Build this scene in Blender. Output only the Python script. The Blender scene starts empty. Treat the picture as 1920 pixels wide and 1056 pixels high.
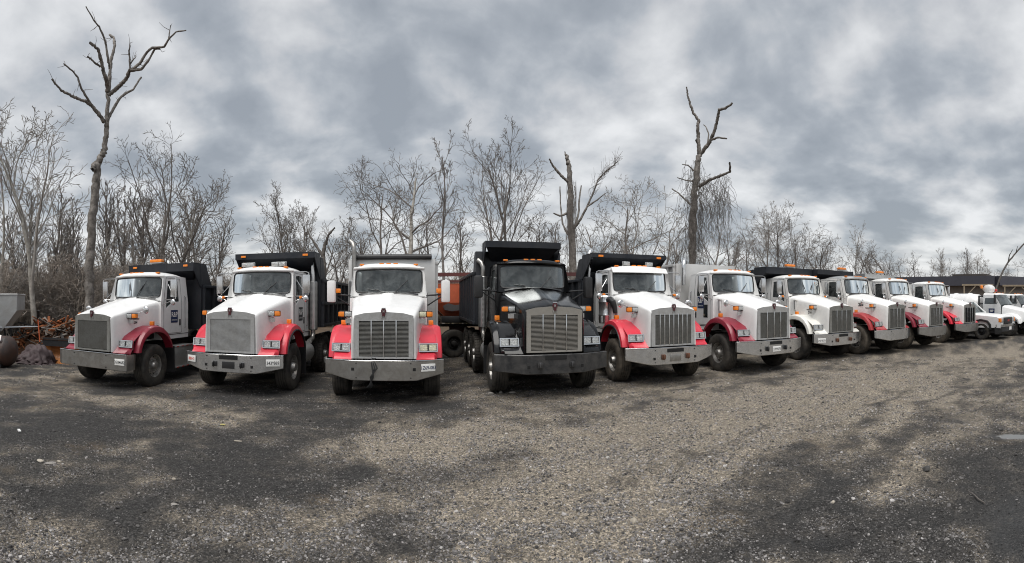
import bpy, bmesh, math, random
import numpy as np
from mathutils import Vector, Matrix

sc = bpy.context.scene
C = sc.collection
R = math.radians
F, Y0, H = 874.5, 564.0, 2.091          # pixels per radian, horizon row, eye height

# ------------------------------------------------------------------ camera
cam = bpy.data.cameras.new('camera')
camo = bpy.data.objects.new('camera', cam); C.objects.link(camo)
camo.location = (0, 0, H); camo.rotation_euler = (R(90), 0, 0)
cam.type = 'PANO'; cam.panorama_type = 'CENTRAL_CYLINDRICAL'
cam.central_cylindrical_range_u_min = -960 / F
cam.central_cylindrical_range_u_max = 960 / F
cam.central_cylindrical_range_v_min = -(1056 - Y0) / F
cam.central_cylindrical_range_v_max = Y0 / F
cam.central_cylindrical_radius = 1.0
cam.clip_start = .05; cam.clip_end = 5000
sc.camera = camo
sc.view_settings.view_transform = 'Standard'; sc.view_settings.look = 'None'
sc.view_settings.gamma = 1; sc.view_settings.use_curve_mapping = False
sc.view_settings.exposure = 1.12
sc.render.engine = 'CYCLES'
sc.cycles.filter_width = 1.05; sc.cycles.use_denoising = True; sc.cycles.denoiser = 'OPENIMAGEDENOISE'; sc.cycles.denoising_input_passes = 'RGB_ALBEDO_NORMAL'; sc.cycles.denoising_prefilter = 'ACCURATE'
sc.cycles.max_bounces = 6; sc.cycles.caustics_reflective = False; sc.cycles.sample_clamp_indirect = 4; sc.cycles.transparent_max_bounces = 12

# ------------------------------------------------------------------ sky
SUN_EL, SUN_AZ = 64, 195                # degrees; azimuth clockwise from the view direction (+y)
SKY_ROT, SKY_LOC = 70, (9, 1, 0)
w = bpy.data.worlds.new('World'); sc.world = w; w.use_nodes = True
nt = w.node_tree; nt.nodes.clear()
def N(nt, t, **k):
    n = nt.nodes.new(t)
    for a, b in k.items(): setattr(n, a, b)
    return n
def L(nt, a, b): nt.links.new(a, b)
def math_node(nt, op, a, b=None, c=None, clamp=False):
    n = N(nt, 'ShaderNodeMath', operation=op); n.use_clamp = clamp
    for i, v in enumerate((a, b, c)):
        if v is None: continue
        if isinstance(v, (int, float)): n.inputs[i].default_value = v
        else: L(nt, v, n.inputs[i])
    return n.outputs[0]
def ramp(nt, fac, stops, interp='LINEAR'):
    n = N(nt, 'ShaderNodeValToRGB'); n.color_ramp.interpolation = interp
    e = n.color_ramp.elements
    while len(e) > 1: e.remove(e[-1])
    e[0].position = stops[0][0]; c = stops[0][1]; e[0].color = (*(c if isinstance(c, tuple) else (c, c, c)), 1)
    for p, c in stops[1:]:
        x = e.new(p); x.color = (*(c if isinstance(c, tuple) else (c, c, c)), 1)
    if fac is not None: L(nt, fac, n.inputs[0])
    return n.outputs[0]
def noise(nt, vec, scale, detail=4, rough=.5, dist=0, dims='3D'):
    n = N(nt, 'ShaderNodeTexNoise'); n.noise_dimensions = dims
    n.inputs['Scale'].default_value = scale; n.inputs['Detail'].default_value = detail
    n.inputs['Roughness'].default_value = rough; n.inputs['Distortion'].default_value = dist
    if vec is not None: L(nt, vec, n.inputs['Vector'])
    return n.outputs[0]
def mixc(nt, fac, a, b, mode='MIX'):
    n = N(nt, 'ShaderNodeMix', data_type='RGBA', blend_type=mode)
    for s, v in ((n.inputs[0], fac), (n.inputs[6], a), (n.inputs[7], b)):
        if isinstance(v, (int, float)): s.default_value = v
        elif isinstance(v, tuple): s.default_value = (*v, 1) if len(v) == 3 else v
        else: L(nt, v, s)
    return n.outputs[2]
tc = N(nt, 'ShaderNodeTexCoord')
sep = N(nt, 'ShaderNodeSeparateXYZ'); L(nt, tc.outputs['Generated'], sep.inputs[0])
zc = math_node(nt, 'MAXIMUM', sep.outputs[2], 0.0)
def deck(h, rot, loc, scl):              # a cloud layer seen from below, flattened towards the horizon
    den = math_node(nt, 'ADD', zc, h)
    c_ = N(nt, 'ShaderNodeCombineXYZ'); L(nt, math_node(nt, 'DIVIDE', sep.outputs[0], den), c_.inputs[0]); L(nt, math_node(nt, 'DIVIDE', sep.outputs[1], den), c_.inputs[1])
    m_ = N(nt, 'ShaderNodeMapping'); L(nt, c_.outputs[0], m_.inputs[0])
    m_.inputs['Location'].default_value = loc; m_.inputs['Rotation'].default_value = (0, 0, R(rot)); m_.inputs['Scale'].default_value = scl
    return m_.outputs[0]
v1 = deck(.42, SKY_ROT, SKY_LOC, (1.15, 1.15, 1))
wob = N(nt, 'ShaderNodeTexNoise'); wob.noise_dimensions = '2D'; wob.inputs['Scale'].default_value = 2.2; wob.inputs['Detail'].default_value = 3; L(nt, v1, wob.inputs['Vector'])
wv_ = N(nt, 'ShaderNodeVectorMath', operation='MULTIPLY_ADD'); L(nt, wob.outputs['Color'], wv_.inputs[0]); wv_.inputs[1].default_value = (.10, .10, 0); L(nt, v1, wv_.inputs[2])
big = noise(nt, wv_.outputs[0], 1.25, 3, .45, 0, '2D')
puff = noise(nt, wv_.outputs[0], 3.1, 7, .50, 0, '2D')
sh_ = N(nt, 'ShaderNodeVectorMath', operation='ADD'); L(nt, wv_.outputs[0], sh_.inputs[0]); sh_.inputs[1].default_value = (.03, .10, 0)
puff2 = noise(nt, sh_.outputs[0], 3.1, 7, .50, 0, '2D')
relief_ = math_node(nt, 'MULTIPLY', math_node(nt, 'SUBTRACT', puff, puff2), .42)
v2 = deck(.14, -10, (5.3, 2.1, 0), (.9, 1.3, 1))
band = noise(nt, v2, 1.7, 6, .50, 0, '2D')
low = ramp(nt, zc, [(.06, .85), (.42, .05)])         # nearer the horizon the smaller, brighter far clouds show
mixn = math_node(nt, 'ADD', math_node(nt, 'MULTIPLY', big, .45), math_node(nt, 'MULTIPLY', puff, .55))
mixn = math_node(nt, 'ADD', mixn, math_node(nt, 'MULTIPLY', math_node(nt, 'SUBTRACT', band, .40), low))
mixn = math_node(nt, 'ADD', mixn, relief_)
cloud = ramp(nt, mixn, [(.31, (1.48, 1.61, 1.77)), (.42, (1.80, 1.93, 2.09)), (.49, (2.16, 2.28, 2.42)), (.56, (2.62, 2.68, 2.77)), (.64, (3.1, 3.15, 3.2)), (.78, (3.9, 3.92, 3.94))])
sky = N(nt, 'ShaderNodeTexSky', sky_type='NISHITA'); sky.sun_disc = False
sky.sun_elevation = R(SUN_EL); sky.sun_rotation = R(SUN_AZ); sky.air_density = 1.2; sky.dust_density = 2
col = mixc(nt, .93, sky.outputs[0], cloud)
bg = N(nt, 'ShaderNodeBackground'); L(nt, col, bg.inputs[0]); bg.inputs[1].default_value = .1
out = N(nt, 'ShaderNodeOutputWorld'); L(nt, bg.outputs[0], out.inputs[0])

sun = bpy.data.lights.new('sun', 'SUN'); sun.energy = 1.5; sun.angle = R(50); sun.color = (1, .97, .93)
suno = bpy.data.objects.new('sun', sun); C.objects.link(suno)
sd = Vector((math.sin(R(SUN_AZ)) * math.cos(R(SUN_EL)), math.cos(R(SUN_AZ)) * math.cos(R(SUN_EL)), math.sin(R(SUN_EL))))
suno.rotation_euler = sd.to_track_quat('Z', 'Y').to_euler()

# ------------------------------------------------------------------ helpers
def sm(a, b, x):
    t = np.clip((np.asarray(x, float) - a) / (b - a), 0, 1); return t * t * (3 - 2 * t)
def gz(x, y):                            # lie of the land
    f = lambda q: np.interp(q, [-9.6, -6.2, -2.8, .65, 3.7, 7, 13, 20], [-.15, -.045, -.052, .062, .02, .03, .045, .02])
    x = np.asarray(x, float)
    return (f(x - .8) + 2 * f(x) + f(x + .8)) / 4 + 0 * np.asarray(y, float)
def polar(u, d, z=0.0):                  # where the sight line of a column meets distance d
    a = (u - 960) / F
    return Vector((d * math.sin(a), d * math.cos(a), z))
def zat(v, d): return H + (Y0 - v) / F * d

MATS = {}
def mat(name, col, rough=.5, metal=0, coat=0, var=.12, scale=3.0, bump=0, bscale=60, spec=.5, dirt=0, dirtcol=(.16, .13, .10), dscale=2.0, emit=0, rvar=.15):
    if name in MATS: return MATS[name]
    m = bpy.data.materials.new(name); m.use_nodes = True; t = m.node_tree
    b = t.nodes['Principled BSDF']
    tc = N(t, 'ShaderNodeTexCoord'); oi = N(t, 'ShaderNodeObjectInfo')
    ad = N(t, 'ShaderNodeVectorMath', operation='ADD'); L(t, tc.outputs['Object'], ad.inputs[0])
    sc_ = N(t, 'ShaderNodeMath', operation='MULTIPLY'); L(t, oi.outputs['Random'], sc_.inputs[0]); sc_.inputs[1].default_value = 37.0
    L(t, sc_.outputs[0], ad.inputs[1])
    v = ad.outputs[0]
    n1 = noise(t, v, scale, 6, .6)
    lo = tuple(max(0, c * (1 - var)) for c in col); hi = tuple(min(1, c * (1 + var)) for c in col)
    c = ramp(t, n1, [(.3, lo), (.7, hi)])
    if dirt:
        n2 = noise(t, v, dscale, 9, .68, .4)
        f = ramp(t, n2, [(.5 - .12, 0.0), (.62, 1.0)])
        f = math_node(t, 'MULTIPLY', f, dirt)
        c = mixc(t, f, c, dirtcol)
    L(t, c, b.inputs['Base Color'])
    n3 = noise(t, v, scale * 2.3, 5, .6)
    mr = N(t, 'ShaderNodeMapRange'); L(t, n3, mr.inputs[0])
    mr.inputs[1].default_value = .3; mr.inputs[2].default_value = .7
    mr.inputs[3].default_value = max(.02, rough - rvar * rough); mr.inputs[4].default_value = min(1, rough + rvar * rough)
    L(t, mr.outputs[0], b.inputs['Roughness'])
    b.inputs['Metallic'].default_value = metal; b.inputs['Coat Weight'].default_value = coat
    b.inputs['Coat Roughness'].default_value = .08; b.inputs['Specular IOR Level'].default_value = spec
    if bump:
        n4 = noise(t, v, bscale, 4, .6)
        bp = N(t, 'ShaderNodeBump'); bp.inputs['Strength'].default_value = bump; bp.inputs['Distance'].default_value = .02
        L(t, n4, bp.inputs['Height']); L(t, bp.outputs[0], b.inputs['Normal'])
    MATS[name] = m
    return m

PAINT = {}
def paint(name, col, coat=.22, rough=.40, dirt=.35):
    return mat(name, col, rough, 0, coat, .05, 2.0, .04, 3, .5, dirt, tuple(.62 * x_ + .06 for x_ in col), 4.5)
WHITE = paint('white_paint', (.79, .79, .78), dirt=.22)
WHITE2 = paint('aged_white_paint', (.80, .795, .77), dirt=.26)
CREAM = paint('cream_white_paint', (.76, .75, .70), dirt=.2)
RED = paint('bright_red_paint', (.62, .026, .050), dirt=.25)
RIM = mat('dusty_wheel_alloy', (.46, .45, .43), .40, .75, 0, .12, 8, .05, 20, .5, .6, (.13, .11, .09), 9)
WARMG = mat('warm_grille_steel', (.36, .345, .315), .38, .5, 0, .1, 6, .04, 20, .5, .3, (.2, .17, .13), 6)
CRIM = paint('crimson_paint', (.235, .012, .03), .35, .38, .12)
DRED = paint('faded_red_paint', (.36, .03, .035), .2, .45, .25)
MAROON = paint('maroon_paint', (.20, .018, .035), .2, .42, .2)
BLACK = mat('black_paint', (.005, .0053, .006), .17, 0, .08, .1, 2, .02, 3, .34, .06, (.05, .048, .045), 4)
BEDBLK = mat('bed_black_paint', (.012, .015, .021), .5, 0, .05, .2, 2, .05, 8, .35, .25, (.055, .053, .05), 2.5)
BUMPBLK = mat('bumper_black_paint', (.014, .015, .017), .38, 0, .3, .2, 4, .05, 8, .5, .45, (.10, .095, .09), 5)
ALU = mat('aluminium_sheet', (.52, .53, .53), .42, .75, 0, .08, 2, .03, 4, .5, .35, (.34, .33, .30), 2.2)
ALUBED = mat('bed_aluminium', (.60, .60, .59), .45, .35, 0, .06, 1.5, .03, 3, .5, .3, (.40, .38, .35), 1.6)
CHROME = mat('chrome', (.72, .73, .74), .16, 1, 0, .06, 6, .03, 10, .5, .2, (.25, .23, .2), 5)
STEEL = mat('polished_steel', (.70, .705, .71), .22, .9, 0, .05, 3, .03, 4, .5, .22, (.30, .28, .25), 7)
DULLSTEEL = mat('dull_dirty_steel', (.40, .39, .37), .36, .9, 0, .1, 3, .04, 6, .5, .4, (.14, .12, .10), 6)
GRILLE = mat('grille_steel', (.47, .475, .475), .38, .45, 0, .1, 6, .04, 20, .5, .4, (.18, .165, .14), 6)
DARKGRILLE = mat('dark_grille_steel', (.29, .29, .275), .42, .5, 0, .1, 6, .04, 20, .5, .5, (.12, .11, .09), 6)  # darker copy of the grille steel; makes louvres darker than their shell
DARK = mat('dark_chassis', (.012, .012, .013), .65, 0, 0, .3, 5, .15, 30, .4, .5, (.05, .045, .04), 6)
VOID = mat('grille_void', (.006, .006, .006), .8, 0, 0, .1)
RUBBER = mat('tyre_rubber', (.022, .021, .020), .78, 0, 0, .25, 6, .25, 45, .35, .75, (.085, .075, .063), 3.2)
RUBBER2 = mat('dusty_tyre_rubber', (.035, .032, .028), .85, 0, 0, .25, 6, .25, 45, .3, .9, (.125, .105, .083), 3.2)
BLKPLAS = mat('black_plastic', (.018, .018, .019), .45, 0, 0, .2, 8, .08, 60)
WHTPLAS = mat('white_plastic', (.78, .78, .77), .3, 0, .2, .04, 4, 0, 10, .5, .12, (.4, .38, .34), 5)
AMBER = mat('amber_lens', (.85, .24, .02), .22, 0, .6, .15, 30, .3, 90)
REDLENS = mat('red_lens', (.5, .03, .02), .22, 0, .6, .15, 30, .3, 90)
LENS = mat('lamp_lens', (.55, .56, .55), .12, .55, .9, .35, 45, .6, 55)
LENSY = mat('yellowed_lamp_lens', (.70, .69, .50), .18, .3, .8, .22, 40, .5, 55)
PLATE = mat('number_plate_white', (.80, .80, .78), .4, 0, .1, .05, 8, 0, 10, .5, .2, (.4, .37, .33), 9)
INKK = mat('black_ink', (.02, .02, .025), .5)
INKR = mat('red_ink', (.62, .06, .04), .5)
INKW = mat('white_ink', (.82, .82, .80), .5)
NAVY = mat('navy_decal', (.022, .035, .10), .4, 0, .2)
BLKDECAL = mat('black_decal', (.018, .02, .026), .4, 0, .2)
EMBLEM = mat('emblem_red_enamel', (.06, .008, .014), .25, 0, .5)
BLUE = mat('blue_decal', (.12, .33, .62), .4)
RUSTM = mat('rusty_steel', (.13, .055, .03), .8, 0, 0, .35, 5, .3, 40, .4, .5, (.04, .028, .022), 6)
SEAT = mat('cab_interior_grey', (.10, .105, .11), .8, 0, 0, .2)
SEAT2 = mat('cab_interior_tan', (.28, .27, .25), .8, 0, 0, .2)
CURT = mat('cab_headliner', (.33, .33, .33), .85, 0, 0, .15)
FLARE = mat('black_rubber_flare', (.015, .015, .016), .55, 0, 0, .2)

def perforated():
    m = bpy.data.materials.new('perforated_steel'); m.use_nodes = True; t = m.node_tree; b = t.nodes['Principled BSDF']
    tc = N(t, 'ShaderNodeTexCoord'); v = N(t, 'ShaderNodeTexVoronoi'); v.inputs['Scale'].default_value = 30; v.inputs['Randomness'].default_value = .05
    L(t, tc.outputs['Object'], v.inputs['Vector'])
    f = ramp(t, v.outputs['Distance'], [(.30, 0.0), (.38, 1.0)])
    L(t, mixc(t, f, (.02, .02, .02), (.55, .55, .54)), b.inputs['Base Color'])
    L(t, f, b.inputs['Metallic']); b.inputs['Roughness'].default_value = .35
    return m
PERF = perforated()

def glassmat(name, tint, refl=1.0):
    m = bpy.data.materials.new(name); m.use_nodes = True; t = m.node_tree; t.nodes.clear()
    o = N(t, 'ShaderNodeOutputMaterial'); tr = N(t, 'ShaderNodeBsdfTransparent'); tr.inputs[0].default_value = (*tint, 1)
    g = N(t, 'ShaderNodeBsdfGlossy'); g.inputs['Roughness'].default_value = .03; g.inputs[0].default_value = (.95, 1.0, 1.0, 1)
    tc = N(t, 'ShaderNodeTexCoord'); n = noise(t, tc.outputs['Object'], 2.2, 3, .5)
    bp = N(t, 'ShaderNodeBump'); bp.inputs['Strength'].default_value = .05; bp.inputs['Distance'].default_value = .05
    L(t, n, bp.inputs['Height']); L(t, bp.outputs[0], g.inputs['Normal'])
    fr = N(t, 'ShaderNodeFresnel'); fr.inputs[0].default_value = 1.55
    f = math_node(t, 'MULTIPLY_ADD', fr.outputs[0], 1.0 * refl, .02 * refl, True)
    # dust film on the pane
    d = N(t, 'ShaderNodeBsdfDiffuse'); d.inputs[0].default_value = (.42, .45, .45, 1)
    ds = ramp(t, noise(t, tc.outputs['Object'], 3.5, 8, .65, .8), [(.35, .03), (.75, .24)])
    ms = N(t, 'ShaderNodeMixShader'); L(t, ds, ms.inputs[0]); L(t, tr.outputs[0], ms.inputs[1]); L(t, d.outputs[0], ms.inputs[2])
    mx = N(t, 'ShaderNodeMixShader'); L(t, f, mx.inputs[0]); L(t, ms.outputs[0], mx.inputs[1]); L(t, g.outputs[0], mx.inputs[2])
    L(t, mx.outputs[0], o.inputs[0])
    return m
GLASS = glassmat('windscreen_glass', (.62, .70, .70))
GLASSD = glassmat('side_window_glass', (.22, .24, .25), .8)

class MB:
    def __init__(s): s.v = []; s.f = []
    def add(s, V, Fs):
        o = len(s.v); s.v += [tuple(map(float, p)) for p in V]; s.f += [tuple(o + i for i in f) for f in Fs]; return s
    def box(s, x0, x1, y0, y1, z0, z1, bev=0):
        if x0 > x1: x0, x1 = x1, x0
        if bev:
            bm = bmesh.new(); bmesh.ops.create_cube(bm, size=1)
            for v in bm.verts: v.co = Vector((x0 + (v.co.x + .5) * (x1 - x0), y0 + (v.co.y + .5) * (y1 - y0), z0 + (v.co.z + .5) * (z1 - z0)))
            bmesh.ops.bevel(bm, geom=bm.edges[:], offset=bev, segments=2, affect='EDGES', profile=.6)
            s.bm(bm); return s
        V = [(x, y, z) for x in (x0, x1) for y in (y0, y1) for z in (z0, z1)]
        return s.add(V, [(0, 1, 3, 2), (4, 6, 7, 5), (0, 4, 5, 1), (2, 3, 7, 6), (0, 2, 6, 4), (1, 5, 7, 3)])
    def bm(s, bm):
        bm.verts.index_update(); s.add([v.co for v in bm.verts], [tuple(v.index for v in f.verts) for f in bm.faces]); bm.free()
    def grid(s, rows, close_u=False, close_v=False):     # rows: list of lists of points
        n, m = len(rows), len(rows[0]); Fs = []
        for i in range(n if close_u else n - 1):
            for j in range(m if close_v else m - 1):
                a, b = i, (i + 1) % n; c, d = j, (j + 1) % m
                Fs.append((a * m + c, a * m + d, b * m + d, b * m + c))
        return s.add([p for r in rows for p in r], Fs)
    def prism(s, poly, axis, a, b):                      # polygon (2-D) extruded along an axis
        def P(p, t): return {0: (t, p[0], p[1]), 1: (p[0], t, p[1]), 2: (p[0], p[1], t)}[axis]
        n = len(poly)
        return s.add([P(p, a) for p in poly] + [P(p, b) for p in poly], [tuple(range(n))[::-1], tuple(range(n, 2 * n))] + [(i, (i + 1) % n, n + (i + 1) % n, n + i) for i in range(n)])
    def tube(s, pts, r, k=8, cap=True):
        pts = [Vector(p) for p in pts]; n = len(pts)
        rs = r if isinstance(r, (list, tuple)) else [r] * n
        t0 = (pts[1] - pts[0]).normalized(); u = t0.orthogonal().normalized(); rows = []
        for i in range(n):
            t = (pts[min(i + 1, n - 1)] - pts[max(i - 1, 0)]).normalized()
            u = (u - t * u.dot(t)).normalized(); w_ = t.cross(u)
            rows.append([pts[i] + (u * math.cos(2 * math.pi * j / k) + w_ * math.sin(2 * math.pi * j / k)) * rs[i] for j in range(k)])
        o = len(s.v); s.grid(rows, close_v=True)
        if cap: s.f += [tuple(o + j for j in range(k))[::-1], tuple(o + (n - 1) * k + j for j in range(k))]
        return s
    def lathe(s, prof, axis=0, k=32, c=(0, 0, 0), cap=False):   # prof: (along axis, radius)
        rows = []
        for a, r in prof:
            row = []
            for j in range(k):
                q = 2 * math.pi * j / k; p = (a, r * math.cos(q), r * math.sin(q)) if axis == 0 else (r * math.cos(q), a, r * math.sin(q)) if axis == 1 else (r * math.cos(q), r * math.sin(q), a)
                row.append((p[0] + c[0], p[1] + c[1], p[2] + c[2]))
            rows.append(row)
        o = len(s.v); s.grid(rows, close_v=True)
        if cap: s.f += [tuple(o + j for j in range(k)), tuple(o + (len(prof) - 1) * k + j for j in range(k))[::-1]]
        return s
    def mesh(s, name, angle=35):
        me = bpy.data.meshes.new(name); me.from_pydata(s.v, [], s.f); me.update()
        bm = bmesh.new(); bm.from_mesh(me); bmesh.ops.recalc_face_normals(bm, faces=bm.faces); bm.to_mesh(me); bm.free()
        me.shade_smooth(); me.set_sharp_from_angle(angle=R(angle))
        return me

CACHE = {}
def part(name, key, fn, m, parent, loc=(0, 0, 0), rot=(0, 0, 0), angle=35, scale=None):
    k = (key, m.name)
    if k not in CACHE:
        mb = fn()
        me = mb if isinstance(mb, bpy.types.Mesh) else mb.mesh(name, angle)
        me.materials.clear(); me.materials.append(m); CACHE[k] = me
    o = bpy.data.objects.new(name, CACHE[k]); C.objects.link(o)
    o.parent = parent; o.location = loc; o.rotation_euler = rot
    if scale: o.scale = scale
    return o
def one(name, mb, m, parent=None, loc=(0, 0, 0), rot=(0, 0, 0), angle=35):
    me = mb if isinstance(mb, bpy.types.Mesh) else mb.mesh(name, angle)
    me.materials.append(m); o = bpy.data.objects.new(name, me); C.objects.link(o)
    o.parent = parent; o.location = loc; o.rotation_euler = rot
    return o
def tag(o, label, cat, group=None):
    o['label'] = label; o['category'] = cat
    if group: o['group'] = group
    return o
def thing(name, label, cat, loc, rz=0, group=None):
    o = bpy.data.objects.new(name, None); C.objects.link(o); o.empty_display_size = .3
    o.location = loc; o.rotation_euler = (0, 0, rz)
    return tag(o, label, cat, group)
def textmesh(s, size, bold=.02, sx=1.0):
    cu = bpy.data.curves.new('t', 'FONT'); cu.body = s; cu.size = size; cu.align_x = 'CENTER'; cu.align_y = 'CENTER'; cu.offset = bold * size
    cu.resolution_u = 3
    o = bpy.data.objects.new('t', cu); C.objects.link(o)
    dg = bpy.context.evaluated_depsgraph_get(); me = bpy.data.meshes.new_from_object(o.evaluated_get(dg))
    bpy.data.objects.remove(o); bpy.data.curves.remove(cu)
    for v in me.vertices: v.co.x *= sx
    me.materials.clear()
    return me
def textpart(name, s, size, m, parent, loc, rot, bold=.02, sx=1.0):
    return part(name, ('text', s, size, bold, sx), lambda: textmesh(s, size, bold, sx), m, parent, loc, rot)
FRONT = (R(90), 0, 0)                    # text facing -y
def SIDE(s): return (R(90), 0, R(90) * s)  # text facing +x / -x

# ------------------------------------------------------------------ the ground
rng = np.random.default_rng(7)
TAB = {}
def vnoise(x, y, seed=0):                # value noise on arrays
    x = np.asarray(x, float); y = np.asarray(y, float)
    tab = TAB.get(seed)
    if tab is None: tab = TAB[seed] = np.random.default_rng(100 + seed).random((256, 256))
    xi = np.floor(x).astype(int); yi = np.floor(y).astype(int); fx = x - xi; fy = y - yi
    fx = fx * fx * (3 - 2 * fx); fy = fy * fy * (3 - 2 * fy)
    g = lambda a, b: tab[a % 256, b % 256]
    return (g(xi, yi) * (1 - fx) + g(xi + 1, yi) * fx) * (1 - fy) + (g(xi, yi + 1) * (1 - fx) + g(xi + 1, yi + 1) * fx) * fy
def fbm(x, y, s, o=4, seed=0):
    a = 0; t = 0
    for i in range(o): a = a + vnoise(x * s * 2 ** i, y * s * 2 ** i, seed + i) * .5 ** i; t += .5 ** i
    return a / t
def gp(u, v): # ground point under an image place
    d = H / ((v - Y0) / F); return polar(u, d)
# patches of tan gravel (+) and of dark wet millings (-): centre, radii, turn, weight; each a stain lying on the yard
PATCH = []
def patch(u, v, rx, ry, wgt, turn=0): p = gp(u, v); PATCH.append((p.x, p.y, rx, ry, R(turn), wgt * .68))
patch(1300, 800, 5.5, 1.9, .75, 12); patch(1050, 960, 1.9, .5, .65, 5); patch(700, 1000, 1.5, .4, .55); patch(900, 830, 2.0, .9, .4)
patch(1650, 700, 7, 3.0, .6, 15); patch(1250, 1020, 1.3, .5, .5); patch(720, 830, 1.2, .7, .45); patch(80, 1010, 1.2, .4, .5)
patch(260, 745, 1.6, .5, .45, 20); patch(220, 840, 1.0, .4, .35); patch(300, 905, .5, .7, .3); patch(1700, 900, .45, .9, .4); patch(1790, 1000, .35, .4, .45)
patch(440, 935, .7, .28, .35)
patch(300, 850, 4.2, 1.7, -.5, 10); patch(560, 900, 1.6, .8, -.5); patch(800, 1010, 1.0, .25, -.55); patch(550, 760, 2.2, .9, -.55); patch(1640, 960, 1.1, .7, -.75, -40)
patch(1830, 900, 1.3, 1.6, -.8, -50); patch(1880, 730, 2.6, .8, -.45, -60); patch(1480, 1040, .8, .3, -.5); patch(760, 760, 1.4, .4, -.5); patch(1020, 800, .8, .4, -.35); patch(80, 800, 2.2, .7, -.3)
patch(300, 1010, 1.4, .3, -.35)
def tanmask(x, y):
    x = np.asarray(x, float); y = np.asarray(y, float)
    wx = x + (fbm(x, y, 1.1, 4, 40) - .5) * 1.3; wy = y + (fbm(x, y, 1.1, 4, 50) - .5) * 1.3
    t = .42 + (fbm(wx, wy, .8, 5, 3) - .5) * .8 + (fbm(x, y, 2.6, 5, 90) - .5) * 1.0 + .12 * sm(-6, 8, x)
    ql = wx * .42 - wy * .9; pl = wx * .9 + wy * .42
    t = t + (fbm(ql * 2.4, pl * .14, 1, 4, 120) - .5) * 1.25 * sm(-4, 4, x) + (fbm((wx * .8 + wy * .6) * .18, (wy * .8 - wx * .6) * 2.2, 1, 4, 130) - .5) * .9 * sm(4, -4, x)
    for cx, cy, rx, ry, a, wgt in PATCH:
        dx, dy = wx - cx, wy - cy; u = (dx * math.cos(a) + dy * math.sin(a)) / rx; v = (-dx * math.sin(a) + dy * math.cos(a)) / ry
        t = t + wgt * np.exp(-(u * u + v * v))
    return np.clip(t, 0, 1)
PUD = [(gp(1915, 819), .36, .10), (gp(1935, 985), .25, .30), (gp(1788, 789), .20, .07), (gp(1545, 1025), .2, .06)]
def puddle_depth(x, y):
    d = 0
    for p, rx, ry in PUD:
        a = -math.atan2(p.x, p.y); dx = np.asarray(x, float) - p.x; dy = np.asarray(y, float) - p.y
        ca, sa = math.cos(a), math.sin(a); u = (dx * ca + dy * sa) / (rx * 1.5); v = (-dx * sa + dy * ca) / (ry * 2.2)
        d = d + np.exp(-(u * u + v * v) * 1.2)
    return d
def relief(x, y):
    x = np.asarray(x, float); y = np.asarray(y, float); dd = np.hypot(x, y)
    near = 1 - sm(14, 30, dd)
    h = (fbm(x, y, .55, 3, 11) - .5) * .05 + (fbm(x, y, 2.3, 4, 21) - .5) * .035 + (fbm(x, y, 9, 3, 31) - .5) * .016
    # wheel ruts running across the yard on the right
    q = (x * .42 - y * .9); q2 = q + .25 * (fbm(x, y, .4, 2, 71) - .5); h = h - .03 * (np.exp(-((np.mod(q2, 2.3) - 1.1) / .17) ** 2) + .6 * np.exp(-((np.mod(q2 * 1.13 + .7, 3.1) - 1.3) / .2) ** 2)) * sm(.5, 4, x) * (.4 + fbm(x, y, .7, 2, 72))
    return h * near - .05 * np.clip(puddle_depth(x, y), 0, 1)
def gtot(x, y): return gz(x, y) + relief(x, y)
rr = np.concatenate([np.geomspace(1.2, 16, 330), np.geomspace(16.3, 900, 70)])
aa = np.concatenate([np.linspace(-1.25, 1.25, 560), np.linspace(1.3, 2 * math.pi - 1.3, 60)])
A, B = np.meshgrid(aa, rr); GX = B * np.sin(A); GY = B * np.cos(A); GZ = gtot(GX, GY)
n, m_ = GX.shape
idx = np.arange(n * m_).reshape(n, m_)
q = np.stack([idx[:-1, :], np.roll(idx, -1, 1)[:-1, :], np.roll(idx, -1, 1)[1:, :], idx[1:, :]], -1).reshape(-1, 4)
vs = np.concatenate([np.stack([GX, GY, GZ], -1).reshape(-1, 3), [[0, 0, float(gz(0, 0))]]])
ctr = [(n * m_, int(idx[0, (j + 1) % m_]), int(idx[0, j])) for j in range(m_)]
me = bpy.data.meshes.new('ground'); me.from_pydata(vs.tolist(), [], [tuple(map(int, f[::-1])) for f in q] + ctr); me.update(); me.shade_smooth()
at = me.attributes.new('tan', 'FLOAT', 'POINT')
tm = np.concatenate([tanmask(GX.ravel(), GY.ravel()), [0.4]]); at.data.foreach_set('value', tm.astype(np.float32))
at = me.attributes.new('wet', 'FLOAT', 'POINT')
wv = np.concatenate([np.clip(puddle_depth(GX.ravel(), GY.ravel()) * 1.3, 0, 1), [0.]]); at.data.foreach_set('value', wv.astype(np.float32))
at = me.attributes.new('litter', 'FLOAT', 'POINT')
lt = np.concatenate([sm(20, 26, np.hypot(GX, GY).ravel() + 3 * fbm(GX.ravel(), GY.ravel(), .2, 3, 60) - .55 * np.clip(GX.ravel(), 0, 60)), [0.]]); at.data.foreach_set('value', lt.astype(np.float32))
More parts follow.
